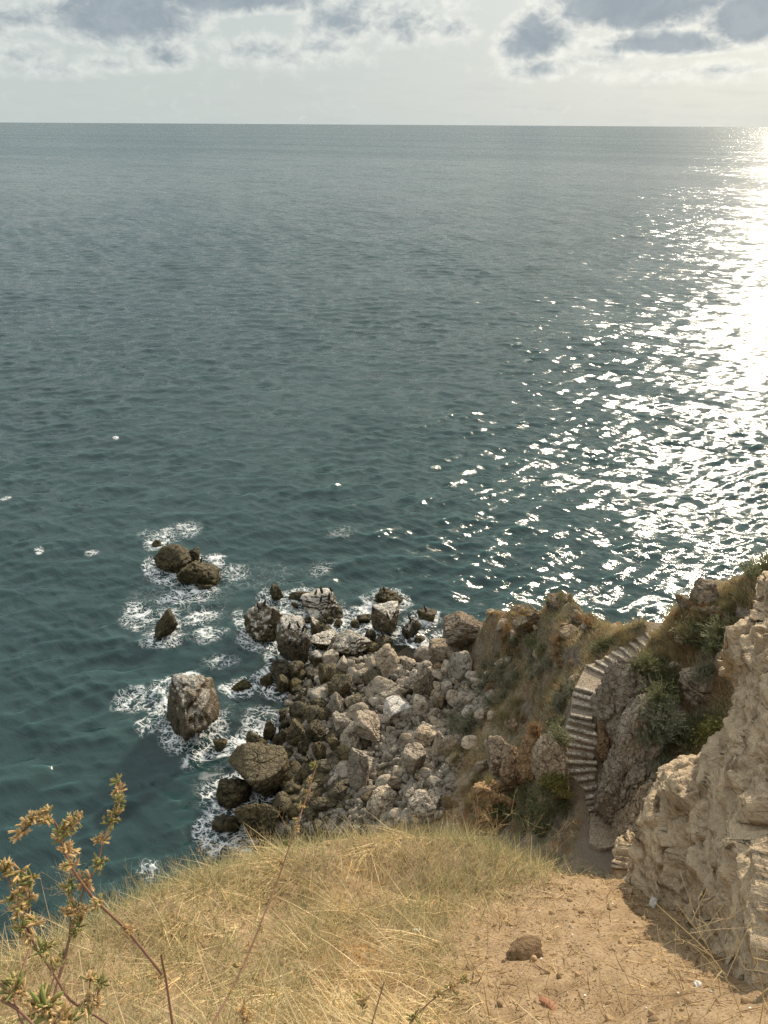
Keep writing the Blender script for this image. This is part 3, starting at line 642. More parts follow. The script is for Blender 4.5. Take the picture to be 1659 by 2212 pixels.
outc = [(1010, 1345), (1190, 1300), (1300, 1340), (1340, 1400), (1210, 1500), (1100, 1560), (1050, 1500), (1040, 1400)]
for k in range(46):
    px, py = (random.uniform(1040, 1260), random.uniform(1330, 1720)) if k < 32 else (random.uniform(1420, 1620), random.uniform(1300, 1440))
    p = hill_hit(px, py, -9)
    if p[2] < 4 or any(np.linalg.norm(p[:2]-np.array(q_)[:2]) < 1.3 for q_ in path_pts): continue
    r = random.uniform(.18, .55); o = bpy.data.objects.new('rock', proto_mesh(random.randrange(14), random.choice(('tan', 'dry', 'lichen')))); COL.objects.link(o)
    o.location = p+np.array([0, 0, r*.15]); o.scale = (r*random.uniform(.9, 1.5), r, r*random.uniform(.6, .9)); o.rotation_euler = (random.uniform(-.4, .4), random.uniform(-.4, .4), random.uniform(0, 6.28))
    if k < 32: tag(o, 'small beige rock poking out of the weedy slope left of the staircase', 'rock', 'rocks poking out left of the staircase')
    else: tag(o, 'small beige rock poking out of the dry grass under the right ridge', 'rock', 'rocks poking out under the right ridge')
# the countless small stones between them
W, Fc = rock_shape(77, 2, rough=.05, planes=7, soft=40); Vs, Fs = [], []; n = 0
for k in range(5200):
    px, py = random.uniform(560, 1075), random.uniform(1405, 1805)
    if not in_poly(px, py, beach): continue
    p = hill_hit(px, py); r = random.choice((.08, .11, .14, .18, .24, .32)); m = rot_rand(RNG)*np.array([[1], [.8], [.65]])
    Vs.append((W*r*np.array([1.2, .9, .8])) @ rot_rand(RNG) + p + np.array([0, 0, r*.3])); Fs.append(Fc+n); n += len(W)
tag(obj('rubble', mesh_from('rubble', np.vstack(Vs), np.vstack(Fs), True), M['grey']), 'loose stones filling the gaps between the beach rocks', 'rubble', kind='stuff')

# ------------------------------------------------------------------ staircase
def prism(poly_top, dz):
    n = len(poly_top); V = [tuple(p) for p in poly_top]+[(p[0], p[1], p[2]-dz) for p in poly_top]
    return V, [list(range(n)), list(range(2*n-1, n-1, -1))]+[[i, i+n, (i+1) % n+n, (i+1) % n] for i in range(n)]
def rough_prism(name, poly, dz, mat, parent, org, jit=.02, sub=4):
    V, Fc = prism([np.array(p)-org for p in poly], dz)
    bm = bmesh.new(); vs = [bm.verts.new(v) for v in V]
    for f in Fc: bm.faces.new([vs[i] for i in f])
    bmesh.ops.recalc_face_normals(bm, faces=bm.faces)
    bmesh.ops.triangulate(bm, faces=[f for f in bm.faces if len(f.verts) > 4])
    bmesh.ops.bevel(bm, geom=list(bm.edges), offset=.018, segments=1, affect='EDGES', clamp_overlap=True)
    bmesh.ops.subdivide_edges(bm, edges=bm.edges, cuts=sub, use_grid_fill=True)
    P = np.array([v.co[:] for v in bm.verts]); q = P+org
    P += np.c_[fbm(q*3, 3), fbm(q*3+9, 3), fbm(q*4+31, 3)]*jit*2
    for v, p in zip(bm.verts, P): v.co = p
    me = bpy.data.meshes.new(name); bm.to_mesh(me); bm.free()
    return obj(name, me, M[mat], parent)
stair = empty('staircase', tuple(path_pts[0]))
tag(stair, 'weathered stone staircase with earth treads winding up between the shrubs', 'staircase')
org = np.array(path_pts[0])
steps = [(a-(b-a)*.2, b+(b-a)*.12) for a, b in steps]
for i, (a, b) in enumerate(steps):
    if i == 15: nxt = (steps[16][0]*[1, 1, 0]+[0, 0, a[2]], steps[16][1]*[1, 1, 0]+[0, 0, a[2]])
    elif i+1 < len(steps): nxt = (steps[i+1][0]*[1, 1, 0]+[0, 0, a[2]], steps[i+1][1]*[1, 1, 0]+[0, 0, a[2]])
    else: nxt = (top_land[0]*[1, 1, 0]+[0, 0, a[2]], top_land[1]*[1, 1, 0]+[0, 0, a[2]])
    back = np.array([0, .05, 0]); dz = np.array([0, 0, -.02])
    st = rough_prism('step', [a+dz, b+dz, nxt[1]+back+dz, nxt[0]+back+dz], .30, 'tread', stair, org, .015)
    # stone kerb along the nosing, a separate piece
    u = ((nxt[0]+nxt[1])-(a+b))[:2]; u = np.r_[u/np.linalg.norm(u), 0]; wdt = random.uniform(.13, .19)
    ax = (b-a); k0, k1 = random.uniform(-.01, .03), random.uniform(.97, 1.02)
    A, B = a+ax*k0-u*.04, a+ax*k1-u*.04
    up = np.array([0, 0, random.uniform(.015, .035)])
    rough_prism('edging', [A+up, B+up, B+u*wdt+up, A+u*wdt+up], .10, 'stone_step', st, org, .014, 5)
rough_prism('landing', land_poly, .22, 'tread', stair, org, .02, 5)
rough_prism('step', low_poly, .3, 'tread', stair, org, .02, 5)

# ------------------------------------------------------------------ near cliff on the right
def hull(pts):
    bm = bmesh.new()
    for p in pts: bm.verts.new(tuple(p))
    r = bmesh.ops.convex_hull(bm, input=bm.verts)
    bmesh.ops.delete(bm, geom=[e for e in r['geom_interior'] if isinstance(e, bmesh.types.BMVert)], context='VERTS')
    V = np.array([v.co[:] for v in bm.verts]); bm.verts.index_update(); Fc = [[v.index for v in f.verts] for f in bm.faces]; bm.free(); return V, Fc
def union_remesh(name, hulls, voxel):
    Vs, Fs, n = [], [], 0
    for V, Fc in hulls:
        Vs.append(V); Fs += [[i+n for i in f] for f in Fc]; n += len(V)
    me = bpy.data.meshes.new(name); me.from_pydata([tuple(v) for v in np.vstack(Vs)], [], Fs); o = bpy.data.objects.new(name, me); COL.objects.link(o)
    m = o.modifiers.new('r', 'REMESH'); m.mode = 'VOXEL'; m.voxel_size = voxel
    dg = bpy.context.evaluated_depsgraph_get(); dg.update(); ev = o.evaluated_get(dg); em = bpy.data.meshes.new_from_object(ev)
    bpy.data.objects.remove(o)
    nv = len(em.vertices); V = np.empty(nv*3, np.float32); em.vertices.foreach_get('co', V); V = V.reshape(-1, 3).astype(float)
    N = np.empty(nv*3, np.float32); em.vertex_normals.foreach_get('vector', N); N = N.reshape(-1, 3).astype(float)
    return em, V, N
def dn(p, dz): p = np.array(p); return p+np.array([0, 0, -dz])
def D3(px, py, d): return at_d(px, py, d)
back = np.array([.75, .55, 0.0])
blk = []
# lower ledge: lit top, shaded front
t2 = [D3(1410, 1722, 7.0), D3(1442, 1736, 6.9), D3(1470, 1795, 6.5), D3(1425, 1818, 6.6), D3(1392, 1770, 6.85)]
blk.append(hull(t2 + [dn(p, 2.2) for p in t2] + [t2[1]+back*1.0, dn(t2[1]+back*1.0, 2.2), D3(1392, 1888, 7.2), D3(1445, 1955, 6.7), D3(1520, 1850, 6.4)]))
t1 = [D3(1434, 1662, 6.8), D3(1469, 1634, 6.95), D3(1505, 1633, 6.85), D3(1556, 1652, 6.5), D3(1528, 1738, 6.2), D3(1497, 1728, 6.32), D3(1452, 1695, 6.6)]
blk.append(hull(t1 + [dn(p, .5) for p in t1] + [t1[3]+back*.7, dn(t1[3]+back*.7, .8)]))
blk.append(hull([D3(1458, 1722, 6.75), D3(1520, 1750, 6.3), D3(1560, 1680, 6.5), D3(1455, 1965, 6.75), D3(1530, 2040, 5.9), D3(1640, 1900, 5.2), dn(D3(1560, 1680, 7.2), 2.0), dn(D3(1460, 1800, 6.9), 1.6)]))
blk.append(hull([D3(1554, 1665, 6.5), D3(1562, 1600, 6.3), D3(1578, 1530, 6.15), D3(1640, 1500, 5.85), D3(1560, 2090, 5.1), D3(1490, 2005, 6.2), D3(1640, 2190, 4.25), D3(1760, 2240, 3.9), D3(1760, 1800, 4.5), D3(1700, 1560, 5.2),
                 D3(1600, 1560, 7.5), D3(1900, 1700, 6.2), D3(1900, 2300, 5.0), dn(D3(1600, 1560, 7.5), 2.6), D3(1500, 1850, 6.35)]))
blk.append(hull([D3(1585, 1560, 6.2), D3(1592, 1500, 6.15), D3(1604, 1420, 6.25), D3(1660, 1400, 6.05), D3(1720, 1450, 5.6), D3(1800, 1600, 4.9), D3(1600, 1620, 6.25), D3(1720, 1700, 5.1), D3(1604, 1470, 7.5), D3(1900, 1450, 7.5), D3(1900, 1700, 6.5)]))
blk.append(hull([D3(1583, 1385, 6.4), D3(1590, 1374, 6.6), D3(1660, 1330, 6.5), D3(1750, 1330, 6.1), D3(1590, 1440, 6.25), D3(1750, 1500, 5.6), D3(1660, 1345, 7.8), D3(1800, 1380, 7.8), D3(1588, 1440, 6.9), D3(1800, 1500, 7)]))
blk.append(hull([D3(1629, 1275, 6.6), D3(1660, 1258, 6.7), D3(1760, 1225, 6.5), D3(1640, 1330, 6.5), D3(1760, 1400, 6.0), D3(1650, 1270, 7.8), D3(1850, 1250, 8), D3(1646, 1350, 7.2), D3(1850, 1420, 7)]))
blk.append(hull([D3(1616, 1326, 6.4), D3(1640, 1314, 6.6), D3(1622, 1342, 6.35), D3(1660, 1350, 6.3), D3(1640, 1325, 6.9), D3(1670, 1330, 6.9)]))
blk.append(hull([D3(1578, 1405, 6.3), D3(1606, 1392, 6.5), D3(1584, 1440, 6.2), D3(1620, 1440, 6.15), D3(1610, 1400, 6.8), D3(1630, 1430, 6.7)]))
# small block in the gully's mouth
blk.append(hull([D3(1345, 1812, 8.0), D3(1378, 1800, 8.1), D3(1400, 1830, 7.7), D3(1335, 1880, 7.6), D3(1400, 1905, 7.2), D3(1380, 1810, 8.8), D3(1350, 1900, 8.2), D3(1410, 1880, 8.0)]))
em, V, N = union_remesh('cliff', blk, .018)
q = V*1.0
st = V[:, 2]*5.0 + pnoise(V*1.0)*1.5 + V[:, 0]*.6
rim = smooth01(V[:, 2], 34.6, 36.4)
disp = fbm(q*[1, 1, 1.2], 3)*.09 + fbm(q*[2.4, 2.4, 4.4]+7, 4, .5)*.04 + ridged(q*[3.4, 3.4, 8.0]+3, 3)*.02 + fbm(q*[9, 9, 18], 3)*.011 + fbm(q*22, 2)*.008
disp += (np.abs((st % 1)-.5)*2-.5)*.045*(.3+rim)*(1-np.abs(N[:, 2])) - np.maximum(0, fbm(q*7+50, 2)-.24)*.35
rf = np.random.default_rng(17)
def facet(V_, N_, ns, wgt, zs, jit_):
    si = rf.choice(len(V_), ns, replace=False); S = V_[si]; NS_ = N_[si]+rf.normal(0, jit_, (ns, 3)); NS_ /= np.linalg.norm(NS_, axis=1)[:, None]
    out = V_.copy(); m3 = np.array([1, 1, zs])
    for a0 in range(0, len(V_), 20000):
        v = V_[a0:a0+20000]; vw = v+np.c_[pnoise(v*2.1), pnoise(v*2.1+40), pnoise(v*2.1+80)]*.12
        w_ = ((vw[:, None]*m3-(S*m3)[None])**2).sum(2).argmin(1)
        dd = ((S[w_]-v)*NS_[w_]).sum(1); out[a0:a0+20000] = v+NS_[w_]*np.clip(dd, -.25, .25)[:, None]*wgt
    return out
V = facet(V, N, 90, .85, 1.7, .14); V = facet(V, N, 380, .35, 2.0, .2); q = V*1.0
tr_ = fbm(q*[1.6, 1.6, 2.6]+21, 3)*7; disp += (np.floor(tr_)+smooth01(tr_-np.floor(tr_), .38, .62)-tr_)*.03
for fq_, wd_, am_ in ((.9, .05, .06), (2.2, .05, .016)):
    disp -= np.maximum(0, 1-np.abs(pnoise(q*[fq_, fq_, fq_*2.2]+fq_*7))/wd_)*am_
V2 = V + N*disp[:, None]
em.vertices.foreach_set('co', V2.astype(np.float32).ravel()); em.update(); em.polygons.foreach_set('use_smooth', np.ones(len(em.polygons), bool))
em.materials.clear()
cliff = obj('cliff', em, M['cliff']); tag(cliff, 'tall crumbling tan sandstone cliff with sunlit ledges rising beside the dirt patch', 'cliff')

# ------------------------------------------------------------------ sea
SN_R = 1460
azs = np.radians(np.concatenate([np.linspace(-62, -33.5, 70), np.linspace(-33, 33, 1100), np.linspace(33.5, 62, 70)])); SN_A = len(azs); rr = 14*(1.0034)**np.arange(SN_R); far = rr[-1]*np.geomspace(1.05, 60000/rr[-1], 70); rr = np.concatenate([rr, far])
AA, RR = np.meshgrid(azs, rr); sx = (RR*np.sin(AA)).ravel(); sy = (RR*np.cos(AA)).ravel(); rad = RR.ravel()
hs_ = np.zeros(len(sx)); hx = np.zeros(len(sx)); hy = np.zeros(len(sx)); rw = np.random.default_rng(21)
cell = np.maximum(rad*.0034, np.where(np.abs(AA.ravel()) > R(33.2), rad*R(.5), rad*R(.06)))
for k in range(72):
    lam = rw.uniform(3.2, 6.5) if k % 3 == 0 else .7*(2.6/.7)**rw.random(); th = R(rw.normal(-68, 24)); 
    if k % 5 == 0: th = R(rw.normal(-125, 25))
    kk = 2*math.pi/lam; dx, dy = math.cos(th), math.sin(th); amp = (.0065 if k % 3 == 0 else .0098)*lam**.92*rw.uniform(.5, 1.2); ph = rw.uniform(0, 6.28)
    act = np.clip((lam/cell-2.2)/2.5, 0, 1); m = act > 0
    # gentle bending of the crests
    arg = kk*(dx*sx[m]+dy*sy[m]) + ph + 1.1*np.sin(sx[m]*.021+k)+.9*np.sin(sy[m]*.017+2*k)
    a = amp*act[m]; s, c = np.sin(arg), np.cos(arg)
    hs_[m] += a*c; hx[m] -= 1.0*a*dx*s; hy[m] -= 1.0*a*dy*s
SXY = np.c_[sx, sy]
# wave groups: gusty patches
gust = np.zeros(len(sx)); mn = rad < 1500; gust[mn] = N2(SXY[mn], .02, 3, 5.5)
amp_mod = 1+.9*gust
# calmer inside the cove
cov = at_z(640, 1480, 0); calm = np.exp(-(((sx-cov[0])/9)**2+((sy-cov[1])/12)**2)); amp_mod *= (1-.45*calm)
zsea = hs_*amp_mod
foam = np.zeros(len(sx)); mF = rad < 130; fx, fy = sx[mF], sy[mF]; fo = np.zeros(mF.sum())
warp = N2(np.c_[fx, fy], .35, 3, 2.0)
foams = [(375,1150,75,30,.5),(460,1207,30,16,1.15),(330,1222,22,26,1.05),(385,1247,65,13,.85),(400,1290,75,26,.62),(300,1330,42,38,.6),(425,1335,50,16,.85),(352,1382,62,20,.8),(450,1372,62,22,.62),(360,1340,50,40,.6),
         (395,1468,48,18,1.2),(345,1520,26,52,1.25),(290,1510,48,27,.75),(320,1570,30,30,.5),(620,1312,32,26,.85),(575,1285,28,22,.45),(780,1322,42,15,.95),(862,1300,36,12,.85),(942,1325,18,8,.7),(560,1555,60,42,.55),(505,1612,46,28,1.1),
         (450,1625,45,24,.85),(622,1625,24,22,.9),(475,1790,22,48,.55),(455,1830,22,28,.75),(318,1880,26,26,.55),(85,1190,11,9,.85),(200,1193,20,9,.55),(250,947,6,4,1.0),(15,1077,16,4,.9),(520,1340,25,40,.55),(620,1290,60,20,.5),
         (700,1345,60,16,.4),(640,1600,40,30,.4),(480,1560,30,40,.4),(520,1740,40,20,.5),(420,1640,40,30,.55),(500,1240,60,30,.4),(690,1230,50,30,.3),(740,1150,50,30,.25),(390,1300,170,130,.2),(420,1570,150,80,.2),(470,1700,80,120,.22),(720,1340,170,45,.26),(560,1250,150,50,.18),(470,1430,70,25,.33)]
for px, py, rx, ry, w in foams:
    c = at_z(px, py, 0); D = np.linalg.norm(c-CPOS); ax = rx*D/F; ay = ry*D/F/(H/D)
    a0 = math.atan2(c[0], c[1]); ux = (fx-c[0])*math.cos(a0)-(fy-c[1])*math.sin(a0); uy = (fx-c[0])*math.sin(a0)+(fy-c[1])*math.cos(a0)
    e = np.sqrt((ux/ax)**2+(uy/ay)**2)+warp*.55
    fo = np.maximum(fo, w*(1-smooth01(e, .25, 1.15)))
for o_r in ROCKS:
    lx, ly = o_r.location[0], o_r.location[1]
    if hill_z(lx, ly) > -.15 or abs(o_r.location[2]) > 3: continue
    vv = np.array([v.co[:] for v in o_r.data.vertices]); vv = vv[np.abs(vv[:, 2]+o_r.location[2]) < .6]
    if len(vv) < 8: continue
    ex, ey = np.ptp(vv[:, 0])/2, np.ptp(vv[:, 1])/2
    e = np.sqrt(((fx-lx+.25)/(ex+.75))**2+((fy-ly)/(ey+.75))**2)+warp*.5
    fo = np.maximum(fo, .72*(1-smooth01(e, .65, 1.35)))
foam[mF] = fo; zsea[mF] += np.maximum(0, fo-.75)*.35*(1+N2(np.c_[fx, fy], 1.5, 2, 8.0))
shal = np.zeros(len(sx))
inb = (sx > GX0) & (sx < GX1-1) & (sy > GY0) & (sy < GY1-1); ii = np.where(inb)[0]
ix = ((sx[ii]-GX0)/GS).astype(int).clip(0, len(gx)-1); iy = ((sy[ii]-GY0)/GS).astype(int).clip(0, len(gy)-1)
shal[ii] = smooth01(Zg[iy, ix], -1.8, -.2)
sme = mesh_from('sea', np.c_[sx+hx*amp_mod, sy+hy*amp_mod, zsea], grid_faces(len(rr), SN_A), True)
vattr(sme, 'foam', foam); vattr(sme, 'shallow', shal); vattr(sme, 'crest', np.clip(zsea*3, -1, 1))
def sea_mat():
    t = NT('sea_water'); P = t.pos()
    rot = t.n('ShaderNodeMapping'); t.l(P, rot.inputs[0]); rot.inputs['Rotation'].default_value = (0, 0, R(28)); Q = rot.outputs[0]
    w1 = t.noise(t.vmul(Q, (.55, 1.5, 1)), 1.5, 4, .6, .2); w2 = t.noise(t.vmul(Q, (.6, 1.5, 1)), .32, 4, .55, .4); w3 = t.noise(t.vmul(Q, (.7, 1.2, 1)), 5.0, 3, .6)
    big = t.noise(t.vmul(Q, (.35, 1.3, 1)), .006, 5, .6, .5)
    hh = t.math('ADD', t.math('MULTIPLY', w2, 1.15), t.math('ADD', t.math('MULTIPLY', w1, .42), t.math('MULTIPLY', w3, .07)))
    nb = t.n('ShaderNodeBump'); t.l(t.step(big, .35, .65, .62, 1.0), nb.inputs['Strength']); nb.inputs['Distance'].default_value = .30; t.l(hh, nb.inputs['Height'])
    deep = t.mix(t.step(big, .35, .7), (.018, .047, .048), (.028, .064, .063))
    deep = t.mix(t.math('MULTIPLY', t.step(t.attr('crest'), -.1, .9), .5), deep, (.038, .088, .083))
    sh = t.attr('shallow'); bed = t.noise(P, .8, 5, .6)
    c = t.mix(t.math('MULTIPLY', sh, t.step(bed, .3, .6, .35, .85)), deep, t.mix(t.step(bed, .42, .62), (.028, .027, .026), (.03, .045, .033)))
    def ncol(vec, scale, det):
        nd = t.n('ShaderNodeTexNoise'); nd.inputs['Scale'].default_value = scale; nd.inputs['Detail'].default_value = det; nd.inputs['Distortion'].default_value = .3; t.l(vec, nd.inputs['Vector'])
        v = t.n('ShaderNodeVectorMath', operation='SUBTRACT'); t.l(nd.outputs['Color'], v.inputs[0]); v.inputs[1].default_value = (.5, .5, .5); return v.outputs[0]
    def vsc(v, k):
        nd = t.n('ShaderNodeVectorMath', operation='SCALE'); t.l(v, nd.inputs[0]); t.val(k, nd.inputs['Scale']); return nd.outputs[0]
    def vadd(a, b):
        nd = t.n('ShaderNodeVectorMath', operation='ADD'); t.l(a, nd.inputs[0]); t.l(b, nd.inputs[1]); return nd.outputs[0]
    Qs = t.vmul(Q, (.45, 1.4, 1))
    sl = vadd(vadd(vsc(ncol(Qs, .028, 2), .22), vsc(ncol(Qs, .11, 2), .50)), vadd(vsc(ncol(Qs, .42, 2), .85), vadd(vsc(ncol(Qs, 1.2, 1), .42), vsc(ncol(Qs, 3.5, 1), .15))))
    sl = vsc(sl, t.step(big, .3, .7, .7, 1.15))
    fl_ = t.n('ShaderNodeVectorMath', operation='MULTIPLY'); t.l(sl, fl_.inputs[0]); fl_.inputs[1].default_value = (1, 1, 0)
    nn = t.n('ShaderNodeVectorMath', operation='NORMALIZE'); t.l(vadd(nb.outputs[0], fl_.outputs[0]), nn.inputs[0])
    off = t.n('ShaderNodeVectorMath', operation='LENGTH'); t.l(P, off.inputs[0])
    water = t.bsdf(c, t.step(off.outputs['Value'], 60, 1500, .125, .16, False), nn.outputs[0], .5, IOR=1.333, **{'Subsurface Weight': 1.0, 'Subsurface Radius': (4.0, 4.0, 4.0), 'Subsurface Scale': 1.0})
    rb_ = t.n('ShaderNodeBsdfDiffuse'); t.l(t.mix(big, (.05, .09, .108), (.078, .122, .14)), rb_.inputs[0])  # flat colour mixed in offshore, painted in place of grazing sky reflection
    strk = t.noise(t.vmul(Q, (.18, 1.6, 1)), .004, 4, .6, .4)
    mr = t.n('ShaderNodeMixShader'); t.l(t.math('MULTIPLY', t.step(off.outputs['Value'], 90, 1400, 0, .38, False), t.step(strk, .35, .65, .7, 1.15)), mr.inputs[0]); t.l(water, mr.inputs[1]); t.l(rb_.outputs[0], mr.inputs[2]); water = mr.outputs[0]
    # foam: lace of thin filaments, closing up to solid white where the surf breaks
    fo = t.attr('foam'); Fp = t.vmul(Q, (.8, 1.15, 1))
    def fil(scale, dist, seed):
        mp = t.n('ShaderNodeMapping'); t.l(Fp, mp.inputs[0]); mp.inputs['Location'].default_value = (seed, seed*.7, 0)
        n_ = t.noise(mp.outputs[0], scale, 2, .5, dist); return t.math('ABSOLUTE', t.math('SUBTRACT', n_, .5))
    brk = t.noise(P, .55, 4, .6); fine = t.noise(P, 3.2, 4, .7)
    fo2 = t.math('MULTIPLY', fo, t.step(brk, .28, .66, .15, 1.45, False)); wd = t.math('MULTIPLY', fo2, t.step(fine, .33, .62, .1, 1.45, False))
    fm = None
    for sc_, ds_, sd_, wk in ((.34, 1.8, 3.0, .036), (.75, 1.6, 11.0, .036), (1.6, 1.2, 23.0, .036)):
        a_ = t.math('SUBTRACT', t.math('MULTIPLY', wd, wk), fil(sc_, ds_, sd_)); a_ = t.step(a_, -.02, .022)
        fm = a_ if fm is None else t.math('MAXIMUM', fm, t.math('MULTIPLY', a_, .85))
    fm = t.math('MULTIPLY', fm, t.step(fo, .08, .4))
    sol = t.step(t.math('ADD', fo2, t.math('MULTIPLY', t.math('SUBTRACT', fine, .5), 1.9)), .72, 1.5)
    fm = t.math('MAXIMUM', fm, sol)
    foamsh = t.bsdf((.78, .8, .8), .6, t.bump(t.noise(P, 7, 4, .6), .6, .12), .3)
    mx = t.n('ShaderNodeMixShader'); t.l(t.math('MULTIPLY', fm, .92), mx.inputs[0]); t.l(water, mx.inputs[1]); t.l(foamsh, mx.inputs[2])
    return t.done(mx.outputs[0])
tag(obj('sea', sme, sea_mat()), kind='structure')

# ------------------------------------------------------------------ ribbons: blades, stalks and tubes
def ribbons(base, az, t0, t1, length, width, nseg=3, twist=None):
    """grass blades: each starts at base and bends from tilt t0 to t1 (rad from upright) towards az"""
    n = len(base); k = np.arange(nseg+1)/nseg
    P = [base.copy()]
    for s in range(nseg):
        tm = t0+(t1-t0)*((s+.5)/nseg); st = length/nseg
        P.append(P[-1]+np.c_[np.sin(tm)*np.cos(az)*st, np.sin(tm)*np.sin(az)*st, np.cos(tm)*st])
    P = np.stack(P, 1)
    tw = az+math.pi/2 if twist is None else twist
    sd = np.c_[np.cos(tw), np.sin(tw), np.zeros(n)][:, None, :]
    wd = (width[:, None]*(1-.85*k[None]))[..., None]*.5
    V = np.stack([P-sd*wd, P+sd*wd], 2).reshape(n, -1, 3)
    m = 2*(nseg+1); off = (np.arange(n)*m)[:, None, None]
    q = np.array([[2*s, 2*s+1, 2*s+3, 2*s+2] for s in range(nseg)])[None]
    return V.reshape(-1, 3), (q+off).reshape(-1, 4), m
def tube(pts, rad, sides=6):
    pts = np.asarray(pts, float); n = len(pts); rad = np.broadcast_to(np.asarray(rad, float), (n,))
    T = np.gradient(pts, axis=0); T /= np.linalg.norm(T, axis=1)[:, None]+1e-9
    up = np.array([.31, .17, .93]); up = up if abs(T[0]@up) < .9 else np.array([1., 0, 0])
    V = []
    u = np.cross(T[0], up); u /= np.linalg.norm(u)
    for i in range(n):
        u = u-T[i]*(u@T[i]); u /= np.linalg.norm(u); w = np.cross(T[i], u)
        a = np.arange(sides)*2*math.pi/sides
        V.append(pts[i]+rad[i]*(np.cos(a)[:, None]*u+np.sin(a)[:, None]*w))
    V = np.vstack(V); Fq = []
    for i in range(n-1):
        for j in range(sides):
            Fq.append([i*sides+j, i*sides+(j+1) % sides, (i+1)*sides+(j+1) % sides, (i+1)*sides+j])
    return V, np.array(Fq)
def spline(pts, n):
    pts = np.asarray(pts, float); P = np.vstack([2*pts[0]-pts[1], pts, 2*pts[-1]-pts[-2]]); out = []
    for i in range(len(pts)-1):
        p0, p1, p2, p3 = P[i:i+4]
        for t in np.arange(n)/n: out.append(.5*((2*p1)+(-p0+p2)*t+(2*p0-5*p1+4*p2-p3)*t*t+(-p0+3*p1-3*p2+p3)*t**3))
    out.append(pts[-1]); return np.array(out)
def join(parts):
    Vs, Fs, n = [], [], 0
    for V, Fc in parts: Vs.append(V); Fs.append(Fc+n); n += len(V)
    return np.vstack(Vs), np.vstack(Fs)

# ------------------------------------------------------------------ dry grass of the ledge
bpy.context.view_layer.update()
def gp(pts): return [tuple(near_hit(*p)[:2]) for p in pts]
dirt = gp([(990, 2290), (1010, 2120), (960, 2030), (1075, 1950), (1165, 1915), (1205, 1868), (1390, 1880), (1620, 1900), (1900, 2000), (1900, 2290)])
def ell(px, py, rx, ry):
    a, b, c = near_hit(px, py), near_hit(px+rx, py), near_hit(px, py-ry); return (a[0], a[1], abs(b[0]-a[0]), abs(c[1]-a[1])+.05)
greens = [ell(*q) for q in ((180, 2050, 260, 90), (870, 1985, 110, 50), (640, 1850, 200, 40), (90, 2170, 180, 60), (960, 2130, 60, 60), (330, 1960, 160, 40), (1030, 1830, 90, 25), (500, 1900, 90, 30))]
golds = [ell(*q) for q in ((740, 2090, 120, 45), (1000, 1875, 110, 30), (700, 1930, 120, 30), (1010, 1990, 70, 30), (850, 1880, 120, 30))]
def inside(e, x, y): return np.exp(-(((x-e[0])/e[2])**2+((y-e[1])/e[3])**2))
rg = np.random.default_rng(11)
NC = 4300
cx_ = rg.uniform(-6.2, 5.5, NC*3); cy_ = rg.uniform(.9, 8.2, NC*3)
zc_ = near_z(cx_, cy_); slope_ok = (zc_ > 31.0)
dist = np.sqrt(cx_**2+cy_**2+(zc_-H)**2)
dm = np.array([in_poly(x, y, dirt) for x, y in zip(cx_, cy_)])
jit = rg.random(NC*3)
bare = N2(np.c_[cx_, cy_], 1.6, 3, 12.0) < -.22
keep = slope_ok & ~(bare & (jit > .3)) & (~dm | (jit < .62)) & (cx_ < cy_*.55+1.4)
cx_, cy_, dm = cx_[keep], cy_[keep], dm[keep]
g = np.max([inside(e, cx_, cy_) for e in greens], 0)+N2(np.c_[cx_, cy_], .8, 3, 4.0)*.5; o_ = np.max([inside(e, cx_, cy_) for e in golds], 0)+N2(np.c_[cx_, cy_], 1.1, 3, 6.0)*.5
bs, azs_, t0s, t1s, Ls, ws, cs = [], [], [], [], [], [], []
pal = {'straw': np.array([.76, .57, .30]), 'pale': np.array([.88, .72, .43]), 'gold': np.array([.66, .38, .13]), 'green': np.array([.30, .31, .14]), 'sage': np.array([.47, .44, .24]), 'brown': np.array([.25, .15, .07])}
